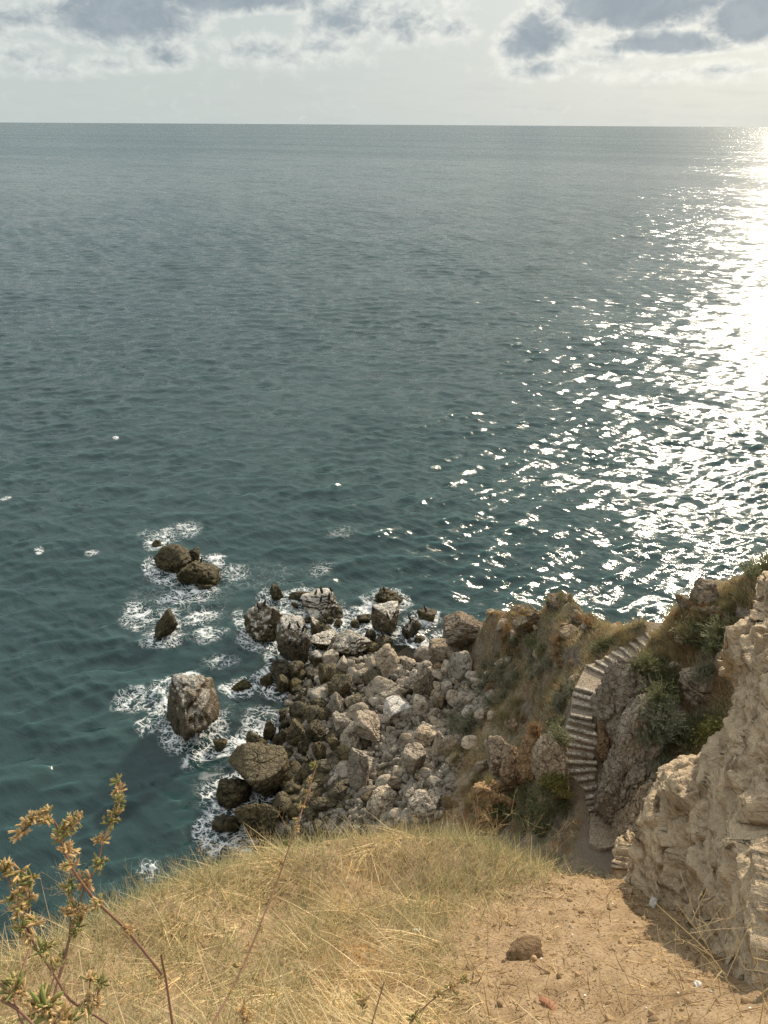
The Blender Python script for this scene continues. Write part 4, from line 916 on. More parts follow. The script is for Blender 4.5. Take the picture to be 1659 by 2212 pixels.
for i in range(len(cx_)):
    if dm[i]: n = rg.integers(2, 7)
    else: n = rg.integers(12, 26)
    gr, go = g[i]+rg.normal(0, .15), o_[i]+rg.normal(0, .15)
    if dm[i]: kind = 'stub'
    elif gr > .72: kind = 'green'
    elif go > .5: kind = 'gold'
    elif rg.random() < .55: kind = 'lying'
    else: kind = 'straw'
    s = {'stub': .05, 'green': .13, 'gold': .11, 'lying': .04, 'straw': .12}[kind]
    bx = cx_[i]+rg.normal(0, s, n); by = cy_[i]+rg.normal(0, s, n)
    if kind == 'lying':
        main = rg.normal(-2.3, .7); az = rg.normal(main, .45, n); a = rg.uniform(.85, 1.3, n); b = rg.uniform(1.35, 1.85, n); L = rg.uniform(.22, .62, n); w = rg.uniform(.0045, .0085, n); base = np.where(rg.random(n)[:, None] < .55, pal['pale'], pal['straw'])
    elif kind == 'green':
        az = rg.uniform(0, 6.28, n); a = rg.uniform(.1, .7, n); b = a+rg.uniform(.1, .7, n); L = rg.uniform(.12, .32, n); w = rg.uniform(.003, .0055, n); base = np.where(rg.random(n)[:, None] < .6, pal['sage'], np.where(rg.random(n)[:, None] < .45, pal['green'], pal['pale']))
    elif kind == 'gold':
        az = rg.uniform(0, 6.28, n); a = rg.uniform(.4, 1.2, n); b = a+rg.uniform(.2, 1.0, n); L = rg.uniform(.08, .26, n); w = rg.uniform(.003, .006, n); base = np.where(rg.random(n)[:, None] < .6, pal['gold'], pal['straw'])
    elif kind == 'stub':
        az = rg.uniform(0, 6.28, n); a = rg.uniform(.5, 1.45, n); b = a+rg.uniform(0, .4, n); L = rg.uniform(.05, .22, n); w = rg.uniform(.003, .006, n); base = np.where(rg.random(n)[:, None] < .6, pal['straw'], pal['brown'])
    else:
        az = rg.normal(rg.uniform(0, 6.28), .9, n); a = rg.uniform(.15, .8, n); b = a+rg.uniform(.2, 1.0, n); L = rg.uniform(.10, .34, n); w = rg.uniform(.004, .007, n); base = np.where(rg.random(n)[:, None] < .62, pal['straw'], np.where(rg.random(n)[:, None] < .3, pal['sage'], pal['pale']))
    bs.append(np.c_[bx, by]); azs_.append(az); t0s.append(a); t1s.append(b); Ls.append(L*.85); ws.append(w); cs.append(base*rg.uniform(.52, 1.12, (n, 1))*rg.uniform(.8, 1.12))
bs = np.vstack(bs); bz = near_z(bs[:, 0], bs[:, 1]); cs = np.vstack(cs)
V, Fq, m = ribbons(np.c_[bs, bz-.01], *[np.concatenate(a) for a in (azs_, t0s, t1s, Ls, ws)], nseg=3, twist=rg.uniform(0, 6.28, len(bs)))
# lying stems come to rest on the soil
gz = near_z(V[:, 0], V[:, 1])+.004; V[:, 2] = np.maximum(V[:, 2], gz+.012*rg.random(len(V)))
gme = mesh_from('dry_grass', V, Fq); vcol(gme, 'col', np.repeat(cs, m, 0))
M['grass'] = leaf_mat('dry_grass', .35)
tag(obj('dry_grass', gme, M['grass']), 'straw-coloured dry grass covering the ledge in the foreground', 'grass', kind='stuff')

# clods and pebbles on the bare soil
Vs, Fs, n, pc_ = [], [], 0, []
shapes = [rock_shape(300+k, 2, rough=.06, planes=7, soft=44)[0] for k in range(8)]; FcP = ico(2)[1]
cnt = 0
while cnt < 2600:
    x, y = rg.uniform(-1, 4.5), rg.uniform(1, 7.2)
    ind = in_poly(x, y, dirt)
    if not ind and rg.random() > .12: continue
    cnt += 1
    r = .0038*(rg.pareto(1.7)+1); r = min(r, .021)
    white = rg.random() > .93
    if white: r = min(r, .008)
    W = shapes[rg.integers(8)]*np.array([1.2, .9, .7])*r
    Vs.append(W @ rot_rand(rg)+np.array([x, y, float(near_z(x, y))+r*.3])); Fs.append(FcP+n); n += len(W)
    c = np.array([.33, .225, .13])*rg.uniform(.6, 1.3) if not white else np.array([.72, .68, .6])
    pc_.append(np.tile(c, (len(W), 1)))
pme = mesh_from('pebbles', np.vstack(Vs), np.vstack(Fs), True); vcol(pme, 'col', np.vstack(pc_))
t = NT('pebbles'); M['pebbles'] = t.done(t.bsdf(t.attr('col', 'Color'), .9, t.bump(t.noise(t.pos(), 120, 3), .4, .004), .1))
tag(obj('pebbles', pme, M['pebbles']), 'clods of earth and pebbles strewn over the bare soil', 'pebbles', kind='stuff')

def small_stone(px, py, wpx, mat, label, seed, sc3=(1, .8, .7), name='stone', **kw):
    p = near_hit(px, py); r = wpx*np.linalg.norm(p-CPOS)/F/2; W, Fc = rock_shape(seed, 4, **kw)
    o = obj(name, mesh_from(name, W*np.array(sc3)*r, Fc, True), M[mat], loc=(p[0], p[1], p[2]+r*.25)); o.rotation_euler = (.2, .1, seed*.7); tag(o, label, 'stone' if name == 'stone' else name.replace('_', ' ')); return o
M['clod'] = rock_mat('earth_clod', (.27, .19, .12), (.20, .14, .088), (.10, .068, .042), scale=8, pits=.1, cracks=0)
M['tile'] = simple_mat('red_tile', (.28, .125, .07)); M['paper'] = simple_mat('weathered_carton', (.55, .53, .48), var=.15); M['brown_stone'] = rock_mat('brown_stone', (.40, .29, .19), (.30, .21, .14), (.12, .08, .05), scale=10)
small_stone(1132, 2062, 74, 'clod', 'dark brown earthy rock half buried in the middle of the bare soil', 41, (1, .75, .55), rough=.1, planes=7)
small_stone(1452, 1950, 34, 'brown_stone', 'rounded brown stone at the foot of the tall cliff', 42)
small_stone(1357, 1932, 26, 'brown_stone', 'flat beige stone in the dry weeds near the rim of the dirt patch', 43)
small_stone(1470, 1972, 30, 'brown_stone', 'pale angular stone just in front of the rounded brown one', 44, planes=7)
small_stone(952, 1938, 26, 'brown_stone', 'brown stone nestled in orange dry grass', 45)
small_stone(900, 2013, 16, 'paper', 'little whitish stone at the edge of the grass', 46)
small_stone(1508, 2130, 18, 'paper', 'whitish stone in the shade of the cliff', 47)
small_stone(1184, 2170, 36, 'tile', 'broken piece of red roof tile lying flat in the soil', 48, (1, .6, .25), name='tile_shard', planes=6, rough=.02)
p = near_hit(1409, 1955); rr_ = 22*np.linalg.norm(p-CPOS)/F/2
bm = bmesh.new(); bmesh.ops.create_cube(bm, size=1); bmesh.ops.scale(bm, vec=(rr_*1.0, rr_*2.0, rr_*.7), verts=bm.verts); bmesh.ops.bevel(bm, geom=list(bm.edges), offset=rr_*.12, segments=2, affect='EDGES')
bmesh.ops.subdivide_edges(bm, edges=bm.edges, cuts=2, use_grid_fill=True)
for v in bm.verts: v.co += Vector((random.uniform(-1, 1), random.uniform(-1, 1), random.uniform(-1, 1)))*rr_*.05
cme = bpy.data.meshes.new('carton'); bm.to_mesh(cme); bm.free(); co = obj('carton', cme, M['paper'], loc=(p[0], p[1], p[2]+rr_*.4)); co.rotation_euler = (.3, .25, -.5); tag(co, 'small crushed greyish white carton lying by the cliff foot', 'litter')

# ------------------------------------------------------------------ hillside plants
rs = np.random.default_rng(31)
def plant_mesh(name, kind, seed):
    r = np.random.default_rng(seed)
    if kind == 'sage':       # sprays of fine silver-green leaves
        ns = 60; az = r.uniform(0, 6.28, ns); tl = r.uniform(.1, 1.15, ns); L = r.uniform(.6, 1.05, ns)
        B, A, T0, T1, LL, W = [], [], [], [], [], []
        for s in range(ns):
            k = np.linspace(.25, 1, 15); d = np.array([math.sin(tl[s])*math.cos(az[s]), math.sin(tl[s])*math.sin(az[s]), math.cos(tl[s])])
            B.append(d*k[:, None]*L[s]+r.normal(0, .02, (15, 3))); A.append(r.normal(az[s], 1.2, 15)); T0.append(np.clip(r.normal(tl[s], .5, 15), 0, 1.8)); T1.append(T0[-1]+.2); LL.append(r.uniform(.1, .22, 15)); W.append(r.uniform(.025, .05, 15))
        V, Fq, m = ribbons(np.vstack(B), *[np.concatenate(a) for a in (A, T0, T1, LL, W)], nseg=1, twist=r.uniform(0, 6.28, ns*15)); nb = ns*15
    elif kind == 'weed':     # brittle branching stems with small dead flower heads
        B, A, T0, T1, LL, W = [], [], [], [], [], []
        for s in range(34):
            az, tl, L = r.uniform(0, 6.28), r.uniform(.05, .75), r.uniform(.6, 1.1); d = np.array([math.sin(tl)*math.cos(az), math.sin(tl)*math.sin(az), math.cos(tl)])
            B.append(np.zeros((1, 3))+r.normal(0, .05, 3)*[1, 1, 0]); A.append([az]); T0.append([tl]); T1.append([tl]); LL.append([L]); W.append([.02])
            for k in np.linspace(.4, 1, 12):
                B.append((d*k*L)[None]+r.normal(0, .02, (1, 3))); A.append([r.uniform(0, 6.28)]); T0.append([r.uniform(.2, 1.2)]); T1.append([r.uniform(.3, 1.4)]); LL.append([r.uniform(.08, .2)]); W.append([r.uniform(.025, .055)])
        V, Fq, m = ribbons(np.vstack(B), *[np.concatenate(a) for a in (A, T0, T1, LL, W)], nseg=1, twist=r.uniform(0, 6.28, len(B))); nb = len(B)
    elif kind == 'tuft':
        nb = 190; az = r.uniform(0, 6.28, nb); a = r.uniform(.05, .8, nb)
        V, Fq, m = ribbons(r.normal(0, .16, (nb, 3))*[1, 1, 0], az, a, a+r.uniform(.2, .9, nb), r.uniform(.5, 1.1, nb), r.uniform(.018, .034, nb), nseg=2, twist=r.uniform(0, 6.28, nb))
    else:                    # leafy bush: leaf clumps of uneven size through the crown
        B = []
        for c in range(26):
            d = r.normal(size=3); d /= np.linalg.norm(d); d[2] = abs(d[2]); ctr = d*r.uniform(.3, .8)*[.8, .8, .95]; B.append(ctr+r.normal(0, .13, (38, 3)))
        B = np.vstack(B); B[:, 2] = np.maximum(B[:, 2], .02); nb = len(B); az = r.uniform(0, 6.28, nb); a = r.uniform(.2, 1.5, nb)
        V, Fq, m = ribbons(B, az, a, a+.3, r.uniform(.07, .15, nb), r.uniform(.05, .1, nb), nseg=1, twist=r.uniform(0, 6.28, nb))
    me = mesh_from(name, V, Fq); vattr(me, 'v', np.repeat(r.random(nb), m)); return me
LM = {'sage': leaf_mat('sage_leaf', .25, .7, False, (.14, .145, .095), (.30, .29, .19)), 'dark': leaf_mat('dark_leaf', .3, .6, False, (.11, .115, .055), (.23, .225, .115)), 'yellow': leaf_mat('yellow_leaf', .35, .6, False, (.12, .12, .03), (.25, .22, .07)),
      'rust': leaf_mat('rust_stem', .35, .8, False, (.21, .125, .06), (.37, .245, .13)), 'tan': leaf_mat('tan_blade', .4, .8, False, (.30, .22, .115), (.52, .41, .22)), 'olive': leaf_mat('olive_blade', .35, .8, False, (.15, .14, .065), (.34, .29, .15))}
KIND = {'sage': ('sage', 'sage', 'shrub'), 'dark': ('bush', 'dark', 'shrub'), 'yellow': ('bush', 'yellow', 'shrub'), 'rust': ('weed', 'rust', 'weed'), 'tan': ('tuft', 'tan', 'grass_tuft'), 'olive': ('tuft', 'olive', 'grass_tuft'), 'green': ('sage', 'dark', 'shrub')}
PM = {}
for k, (kd, mt, nm) in KIND.items():
    for j in range(4):
        me_ = plant_mesh(nm, kd, hash((kd, j)) % 1000 if False else 50+j+10*len(kd)); me_.materials.append(LM[mt]); PM[(k, j)] = me_
dg = bpy.context.evaluated_depsgraph_get(); dg.update()
def cast(px, py):
    d = ray(px, py); o0 = CPOS+d*11.5
    ok, loc, nrm, ix_, ob, _ = sc.ray_cast(dg, Vector(o0), Vector(d))
    return (np.array(loc), np.array(nrm), ob) if ok else (None, None, None)
def put_plant(k, px, py, size, label, group):
    loc, nrm, ob = cast(px, py)
    if loc is None or ob.name.startswith(('sea', 'ground', 'cliff', 'dry_grass', 'step', 'edging', 'landing')) or loc[2] < .8: return
    o = bpy.data.objects.new(KIND[k][2], PM[(k, random.randrange(4))]); COL.objects.link(o)
    s = size*random.uniform(.6, 1.1); o.location = loc-np.array([0, 0, .05]); o.scale = (s*random.uniform(.9, 1.3), s*random.uniform(.9, 1.3), s*random.uniform(.75, 1.1))
    o.rotation_euler = (random.uniform(-.2, .2), random.uniform(-.2, .2), random.uniform(0, 6.28)); tag(o, label, KIND[k][2].replace('_', ' '), group)
beds = [  # kind, centre, half extents, how many, height in metres, label, group
 ('sage', 1065, 1480, 55, 45, 16, .8, 'grey-green feathery shrub in the hollow under the headland', 'grey-green shrubs under the headland'),
 ('sage', 1000, 1572, 45, 20, 9, .8, 'grey-green feathery shrub growing among the scree rocks', 'grey-green shrubs on the scree'),
 ('sage', 955, 1400, 0, 0, 0, .6, '', ''),
 ('dark', 1120, 1410, 60, 40, 12, .7, 'dark green shrub on the shaded inner slope of the headland', 'dark shrubs on the headland slope'),
 ('sage', 1150, 1440, 50, 35, 12, .6, 'small grey shrub on the shaded inner slope of the headland', 'small grey shrubs on the headland slope'),
 ('rust', 1110, 1395, 25, 35, 8, .9, 'rust-coloured dry weed in front of the overhanging boulder', 'rusty weeds before the overhanging boulder'),
 ('rust', 1195, 1420, 18, 30, 7, .9, 'rust-coloured dry weed in the gully below the saddle', 'rusty weeds below the saddle'),
 ('rust', 1255, 1350, 28, 14, 8, .8, 'orange dry weed beside the knobbly outcrop on the headland', 'orange weeds on the headland rim'),
 ('rust', 1412, 1328, 28, 18, 8, .9, 'reddish dry weed standing by the top of the steps', 'reddish weeds by the top of the steps'),
 ('rust', 1150, 1570, 30, 25, 9, .7, 'rust-coloured weed above the orange earth pillar', 'rusty weeds above the earth pillar'),
 ('rust', 1065, 1488, 14, 12, 3, .7, 'rust-coloured weed at the head of the scree', 'rusty weeds at the head of the scree'),
 ('rust', 1235, 1490, 35, 40, 9, .7, 'brown dry weed on the slope left of the path bend', 'brown weeds left of the path bend'),
 ('olive', 1190, 1292, 60, 10, 14, .5, 'olive grass tuft along the top edge of the headland', 'olive tufts on the headland top'),
 ('tan', 1090, 1320, 50, 14, 10, .45, 'dry grass tuft on the seaward rim of the headland', 'dry tufts on the headland rim'),
 ('dark', 1290, 1340, 16, 12, 4, .8, 'dark round shrub on the saddle rim against the sea', 'dark shrubs on the saddle rim'),
 ('tan', 1330, 1375, 40, 20, 14, .5, 'dry tuft on the saddle left of the upper flight', 'dry tufts on the saddle'),
 ('green', 1285, 1410, 30, 22, 10, .7, 'green shrub just left of the upper flight', 'green shrubs left of the upper flight'),
 ('sage', 1215, 1500, 25, 38, 12, .65, 'grey-green shrub hanging over the path bend from the left', 'grey-green shrubs left of the path bend'),
 ('olive', 1110, 1510, 45, 45, 16, .6, 'olive tuft on the slope between scree and path', 'olive tufts between scree and path'),
 ('tan', 1180, 1500, 40, 40, 14, .6, 'tan tuft on the slope between scree and path', 'tan tufts between scree and path'),
 ('dark', 1198, 1590, 18, 32, 8, .7, 'bright leafy green bush beside the middle of the lower flight', 'leafy bushes beside the lower flight'),
 ('rust', 1222, 1575, 8, 14, 3, .6, 'orange weed leaning over the lower flight', 'orange weeds by the lower flight'),
 ('dark', 1185, 1740, 36, 42, 13, .8, 'big dark green bush covering the foot of the lower flight', 'dark bushes at the foot of the lower flight'),
 ('yellow', 1195, 1690, 25, 15, 4, .7, 'yellow-green bush above the dark bushes at the foot of the steps', 'yellow-green bushes at the foot of the steps'),
 ('green', 1165, 1785, 50, 30, 13, .8, 'dark shrub in the deep shade of the gully', 'dark shrubs in the gully shade'),
 ('green', 1105, 1740, 40, 30, 12, .8, 'dark grey-green shrub behind the ledge rim', 'grey-green shrubs behind the ledge rim'),
 ('tan', 1000, 1735, 50, 18, 12, .6, 'tan tuft at the lower end of the scree', 'tan tufts at the lower end of the scree'),
 ('olive', 1040, 1690, 20, 15, 5, .6, 'round olive tuft on the crumbling orange bank', 'olive tufts on the orange bank'),
 ('olive', 990, 1630, 30, 14, 7, .5, 'olive tuft between the beige slab and the tan outcrop', 'olive tufts by the tan outcrop'),
 ('tan', 1430, 1405, 45, 35, 30, .55, 'tan dry tuft on the bank right of the upper flight', 'tan tufts right of the upper flight'),
 ('tan', 1500, 1350, 60, 30, 28, .6, 'tan dry tuft on the slope under the orange lichen outcrop', 'tan tufts on the right slope'),
 ('olive', 1580, 1300, 40, 25, 14, .6, 'olive tuft high on the right ridge', 'olive tufts on the right ridge'),
 ('rust', 1500, 1330, 60, 25, 10, .6, 'brownish weed on the path behind the upper flight', 'brownish weeds behind the upper flight'),
 ('green', 1605, 1243, 55, 16, 22, .9, 'dark green feathery shrub on the skyline of the right ridge', 'feathery shrubs on the right skyline'),
 ('olive', 1640, 1232, 40, 10, 10, .8, 'olive tuft on the skyline of the right ridge', 'olive tufts on the right skyline'),
 ('green', 1530, 1395, 50, 30, 20, .9, 'green feathery shrub above the layered rock shelf', 'feathery shrubs above the rock shelf'),
 ('yellow', 1412, 1435, 16, 12, 4, .7, 'yellow-green bush at the top of the pebbly rock wall', 'yellow bushes on the pebbly wall'),
 ('green', 1395, 1440, 40, 22, 12, .7, 'dark green tuft at the top of the pebbly rock wall', 'green shrubs on the pebbly wall'),
 ('green', 1445, 1495, 28, 35, 16, .9, 'dark feathery shrub in the hollow left of the rock shelf', 'dark shrubs left of the rock shelf'),
 ('sage', 1425, 1580, 30, 55, 18, .8, 'grey-green shrub on the shaded slope below the rock shelf', 'grey-green shrubs below the rock shelf'),
 ('green', 1490, 1590, 45, 26, 18, .9, 'dark green shrub in the shaded hollow behind the cliff ledge', 'dark shrubs behind the cliff ledge'),
 ('yellow', 1545, 1600, 22, 28, 7, 1.0, 'sunlit yellow-green bush against the edge of the tall cliff', 'yellow-green bushes by the tall cliff'),
 ('sage', 1520, 1465, 25, 14, 6, .6, 'small shrub growing on top of the layered rock shelf', 'shrubs on the rock shelf'),
 ('sage', 1425, 1680, 18, 40, 8, .8, 'grey-green shrub between the pebbly wall and the cliff ledge', 'shrubs between wall and cliff ledge'),
]
for k, cx, cy, rx, ry, n, s, lab, grp in beds:
    for i in range(int(n*(.65 if k in ('dark', 'green', 'rust') else 1.15))):
        a, r_ = random.uniform(0, 6.28), math.sqrt(random.random()); put_plant(k, cx+rx*r_*math.cos(a), cy+ry*r_*math.sin(a), s, lab, grp)
# low growth over the whole slope
hb = []; slope = [(960, 1390), (1010, 1340), (1190, 1285), (1300, 1330), (1400, 1335), (1520, 1285), (1659, 1225), (1640, 1500), (1560, 1640), (1440, 1640), (1400, 1480), (1340, 1470), (1270, 1470), (1225, 1600), (1200, 1720), (1050, 1780), (990, 1730), (1010, 1600), (1060, 1530), (1060, 1470), (1000, 1430)]
while len(hb) < 14000:
    px, py = random.uniform(960, 1659), random.uniform(1225, 1800)
    if in_poly(px, py, slope) and pnoise(np.array([[px*.03, py*.045, 1.5]]))[0] > -.12: hb.append((px, py))
pts = []
for px, py in hb:
    p = hill_hit(px, py, -9); 
    if p[2] > 2: pts.append(p)
pts = np.array(pts); w_ = wpath[np.clip(((pts[:, 1]-GY0)/GS).astype(int), 0, len(gy)-1)*len(gx)+np.clip(((pts[:, 0]-GX0)/GS).astype(int), 0, len(gx)-1)]
pts = pts[w_ < .75]; pts = np.repeat(pts, 5, 0)+rs.normal(0, .14, (len(pts)*5, 3))*[1, 1, 0]
pts[:, 2] = [hill_z(x, y)-.02 for x, y in pts[:, :2]]
nP = len(pts); a = rs.uniform(.1, 1.1, nP)
V, Fq, m = ribbons(pts, rs.uniform(0, 6.28, nP), a, a+rs.uniform(.1, .8, nP), rs.uniform(.14, .5, nP), rs.uniform(.014, .03, nP), nseg=2, twist=rs.uniform(0, 6.28, nP))
zone = pnoise(pts*.55)+rs.normal(0, .25, nP)
cc = np.where((zone > .15)[:, None], [.22, .21, .11], np.where((zone < -.3)[:, None], [.38, .25, .13], [.52, .41, .23]))*rs.uniform(.7, 1.25, (nP, 1))
hme = mesh_from('grass', V, Fq); vcol(hme, 'col', np.repeat(cc, m, 0))
tag(obj('grass', hme, M['grass']), 'mixed dry and green grass covering the hillside slopes', 'grass', kind='stuff')

# ------------------------------------------------------------------ cormorants
M['feather'] = simple_mat('dark_feathers', (.014, .013, .013), .5, .4)
def bird_mesh(seed):
    r = np.random.default_rng(seed); nk = r.uniform(-.03, .05); lean = r.uniform(-.02, .05)
    sp = np.array([[0, -.20, .03], [0, -.15, .10], [0, -.09, .19], [0, -.02+lean*.3, .31], [0, .03+lean*.6, .43], [0, .05+lean, .53], [0, .035+lean+nk, .61], [0, .03+lean+nk, .68], [0, .06+lean+nk, .725], [0, .10+lean+nk, .735], [0, .13+lean+nk, .735], [0, .19+lean+nk, .728], [0, .205+lean+nk, .72]])
    ra = [.018, .045, .075, .10, .095, .066, .04, .033, .038, .033, .014, .009, .004]
    P = spline(sp, 4); rd = np.interp(np.linspace(0, len(sp)-1, len(P)), np.arange(len(sp)), ra)
    body = tube(P, rd, 10); body[0][:, 0] *= 1.05
    parts = [body]
    for s in (-1, 1):   # folded wings along the back, then legs and webbed feet
        wp = spline(np.array([[s*.075, .03, .45], [s*.10, -.03, .34], [s*.075, -.12, .18], [s*.03, -.19, .07]]), 4); parts.append(tube(wp, np.interp(np.linspace(0, 1, len(wp)), [0, .3, .7, 1], [.02, .045, .035, .008]), 8))
        parts.append(tube(np.array([[s*.045, -.03, .22], [s*.045, -.01, .08], [s*.045, 0, .005]]), [.03, .014, .012], 6)); parts.append(tube(np.array([[s*.045, -.03, .01], [s*.05, .06, .012]]), [.012, .03], 6))
    V, Fq = join(parts); return mesh_from('cormorant', V, Fq, True)
BM = [bird_mesh(k) for k in range(4)]
for b_ in BM: b_.materials.append(M['feather'])
ROOST = {'sea': 'on the peak of the pyramid-shaped sea rock', 'arch': 'on the outermost white streaked cormorant rock', 'dome': 'on the large domed cormorant rock', 'slab': 'on the slanted slab-sided rock', 'tip': 'on the big undercut block at the tip of the beach', 'tri': 'on the triangular pointed rock', 'far': 'on the low rock farthest right in the water', 'reef': 'on the low jagged reef', 'block': 'on the square flat-topped block', 'wedge': 'on the wedge rock behind the layered ridge', 'mid': 'among the rocks at the waterline'}
birds = [('sea', 614.6, 1204)] + [(k, 493.7+.2645*x, 1234.3+.2645*y) for k, x, y in (('arch', 355, 345), ('arch', 297, 285), ('arch', 245, 320), ('dome', 757, 178), ('dome', 838, 178), ('dome', 758, 250), ('dome', 823, 232), ('dome', 715, 200), ('slab', 1180, 335), ('slab', 1297, 385), ('slab', 1356, 378),
         ('slab', 1388, 400), ('far', 1605, 330), ('tri', 1480, 405), ('reef', 1270, 172), ('tip', 545, 615), ('tip', 500, 580), ('tip', 612, 492), ('tip', 570, 470), ('tip', 500, 472), ('tip', 635, 468), ('block', 1255, 535), ('wedge', 788, 442), ('tip', 600, 590))]
birds[0] = ('sea', 219.4+.2976*728, 1124.6+.2976*262)
from collections import Counter
cnt_b = Counter(b[0] for b in birds)
for k, px, py in birds:
    loc = None
    for dy in range(0, 16, 2):
        loc, nrm, ob = cast(px, py+dy)
        if ob is not None and ob.name.startswith(('rock', 'boulder')) and nrm[2] > .25: break
    if loc is None or ob.name.startswith('sea'): continue
    o = bpy.data.objects.new('cormorant', BM[random.randrange(4)]); COL.objects.link(o); o.location = loc-np.array([0, 0, .01]); o.rotation_euler = (0, 0, random.uniform(0, 6.28)); s = random.uniform(.92, 1.12); o.scale = (s, s, s)
    lab = 'black cormorant standing upright '+ROOST[k] if cnt_b[k] > 1 else 'single black cormorant perched '+ROOST[k]
    tag(o, lab, 'bird', ('cormorants '+ROOST[k]) if cnt_b[k] > 1 else None)

# ------------------------------------------------------------------ weeds close to the camera
M['stem'] = simple_mat('reddish_stem', (.20, .105, .065), .6); M['stem_pale'] = simple_mat('straw_stem', (.52, .40, .22), .7)
M['head'] = leaf_mat('seed_head', .35, .7); M['petal'] = simple_mat('chicory_petal', (.40, .38, .72), .6, var=.1)
def seed_head(r, size, green):
    parts, cols = [], []
    for i in range(r.integers(11, 18)):
        d = r.normal(size=3); d[2] = abs(d[2])*.8+.15; d /= np.linalg.norm(d); L = size*r.uniform(.4, .62); b = r.normal(0, size*.10, 3)
        P = np.array([b, b+d*L*.3, b+d*L*.7, b+d*L]); w = size*r.uniform(.055, .085); V, Fq = tube(P, [w*.45, w, w*.95, w*.5], 6); parts.append((V, Fq))
        tip = np.array([.68, .50, .26]) if r.random() > green else np.array([.30, .33, .11]); c0 = np.array([.50, .31, .13]) if r.random() > green else np.array([.20, .22, .07])
        k = np.repeat([0, .4, .8, 1], 6)[:, None]; cols.append((c0*(1-k)+tip*k)*r.uniform(.75, 1.2))
        for s in range(3):   # papery bracts
            d2 = d+r.normal(0, .35, 3); d2 /= np.linalg.norm(d2); V, Fq, m = ribbons((b+d*L*.5)[None], np.array([math.atan2(d2[1], d2[0])]), np.array([math.acos(np.clip(d2[2], -1, 1))]), np.array([math.acos(np.clip(d2[2], -1, 1))+.2]), np.array([size*r.uniform(.2, .36)]), np.array([size*.10]), 1)
            parts.append((V, Fq)); cols.append(np.tile(np.array([.72, .52, .27])*r.uniform(.7, 1.15), (len(V), 1)))
    V, Fq = join(parts); me = mesh_from('seed_head', V, Fq); vcol(me, 'col', np.vstack(cols)); return me
rh = np.random.default_rng(5)
HEADS = [seed_head(rh, 1.0, g_) for g_ in (.15, .35, .55, .7, .3, .1)]
for h_ in HEADS: h_.materials.append(M['head'])
def w7(x, y): return (x*.4299, 1645.8+.4299*y)
def w8(x, y): return (713.2+.5701*x, 1755.5+.5701*y)
def weed(name, label, stems, heads, conv=w7, flower=None, root=True):
    dd0 = stems[0][0]; P0 = at_d(*conv(*stems[0][1][0]), dd0[0] if isinstance(dd0, tuple) else dd0); rootp = []; O = P0.copy(); dd1 = stems[0][0][1] if isinstance(dd0, tuple) else dd0
    u_ = P0-at_d(*conv(*stems[0][1][1]), dd0+(0) if not isinstance(dd0, tuple) else dd0[0]+(dd1-dd0[0])/max(1, len(stems[0][1])-1)); u_ = u_/np.linalg.norm(u_)
    while O[2] > near_z(O[0], O[1])-.03 and len(rootp) < 40:
        u_ = u_*.86+np.array([0, 0, -.14]); u_ /= np.linalg.norm(u_); O = O+u_*.08; rootp.append(O.copy())
    e = empty(name, tuple(O))
    tag(e, label, 'weed')
    for si, (dist_, pts, r0, mat) in enumerate(stems):
        d0, d1 = dist_ if isinstance(dist_, tuple) else (dist_, dist_)
        P = [at_d(*conv(*q), d0+(d1-d0)*i/max(1, len(pts)-1)) for i, q in enumerate(pts)]
        if si == 0 and root:
            P = rootp[::-1]+P
        P = spline(np.array(P)-O, 6); V, Fq = tube(P, np.linspace(r0*.62, r0*.36, len(P)), 7); obj('stem', mesh_from('stem', V, Fq, True), M[mat], e)
    for hx_, hy_, sz, dist_ in heads:
        p = at_d(*conv(hx_, hy_), dist_)-O; o = bpy.data.objects.new('seed_head', HEADS[random.randrange(6)]); COL.objects.link(o); o.parent = e; o.location = p
        s = sz*(dist_/F)*(.4299 if conv is w7 else .5701)*(.9 if name == 'leaning_weed' else 1.15); o.scale = (s, s, s); o.rotation_euler = (random.uniform(-.9, .9), random.uniform(-.9, .9), random.uniform(0, 6.28))
    if flower:
        hx_, hy_, sz, dist_ = flower; p = at_d(*conv(hx_, hy_), dist_)-O; s = sz*(dist_/F)*.4299; parts = []
        for k in range(14):
            az = k*6.28/14; V, Fq, m = ribbons(np.zeros((1, 3)), np.array([az]), np.array([.5]), np.array([.9]), np.array([s*.6]), np.array([s*.22]), 2); parts.append((V, Fq))
        V, Fq = join(parts); fo_ = obj('flower', mesh_from('flower', V, Fq), M['petal'], e); fo_.location = p; fo_['label'] = 'small pale violet flower'
    return e
S = 'stem'
weed('arching_weed', 'tall dry weed whose reddish stem arches over to the left with drooping seed clusters',
     [((1.05, 1.0), [(868, 1330), (838, 1120), (810, 975)], .0036, S), ((1.02, .92), [(816, 1068), (640, 850), (515, 730), (435, 640), (360, 530), (305, 400), (285, 322), (240, 270), (185, 280), (110, 355)], .0027, S), (.93, [(300, 395), (345, 320), (405, 268)], .0017, S)],
     [(800, 1078, 55, 1.03), (640, 850, 48, 1.0), (495, 712, 62, .98), (357, 522, 66, .95), (335, 445, 66, .94), (308, 385, 70, .94), (322, 350, 62, .93), (350, 312, 66, .93), (378, 285, 58, .93), (240, 250, 52, .92), (228, 300, 58, .92), (165, 285, 62, .92), (130, 315, 62, .92), (102, 360, 66, .92), (200, 275, 50, .92), (400, 268, 40, .93)])
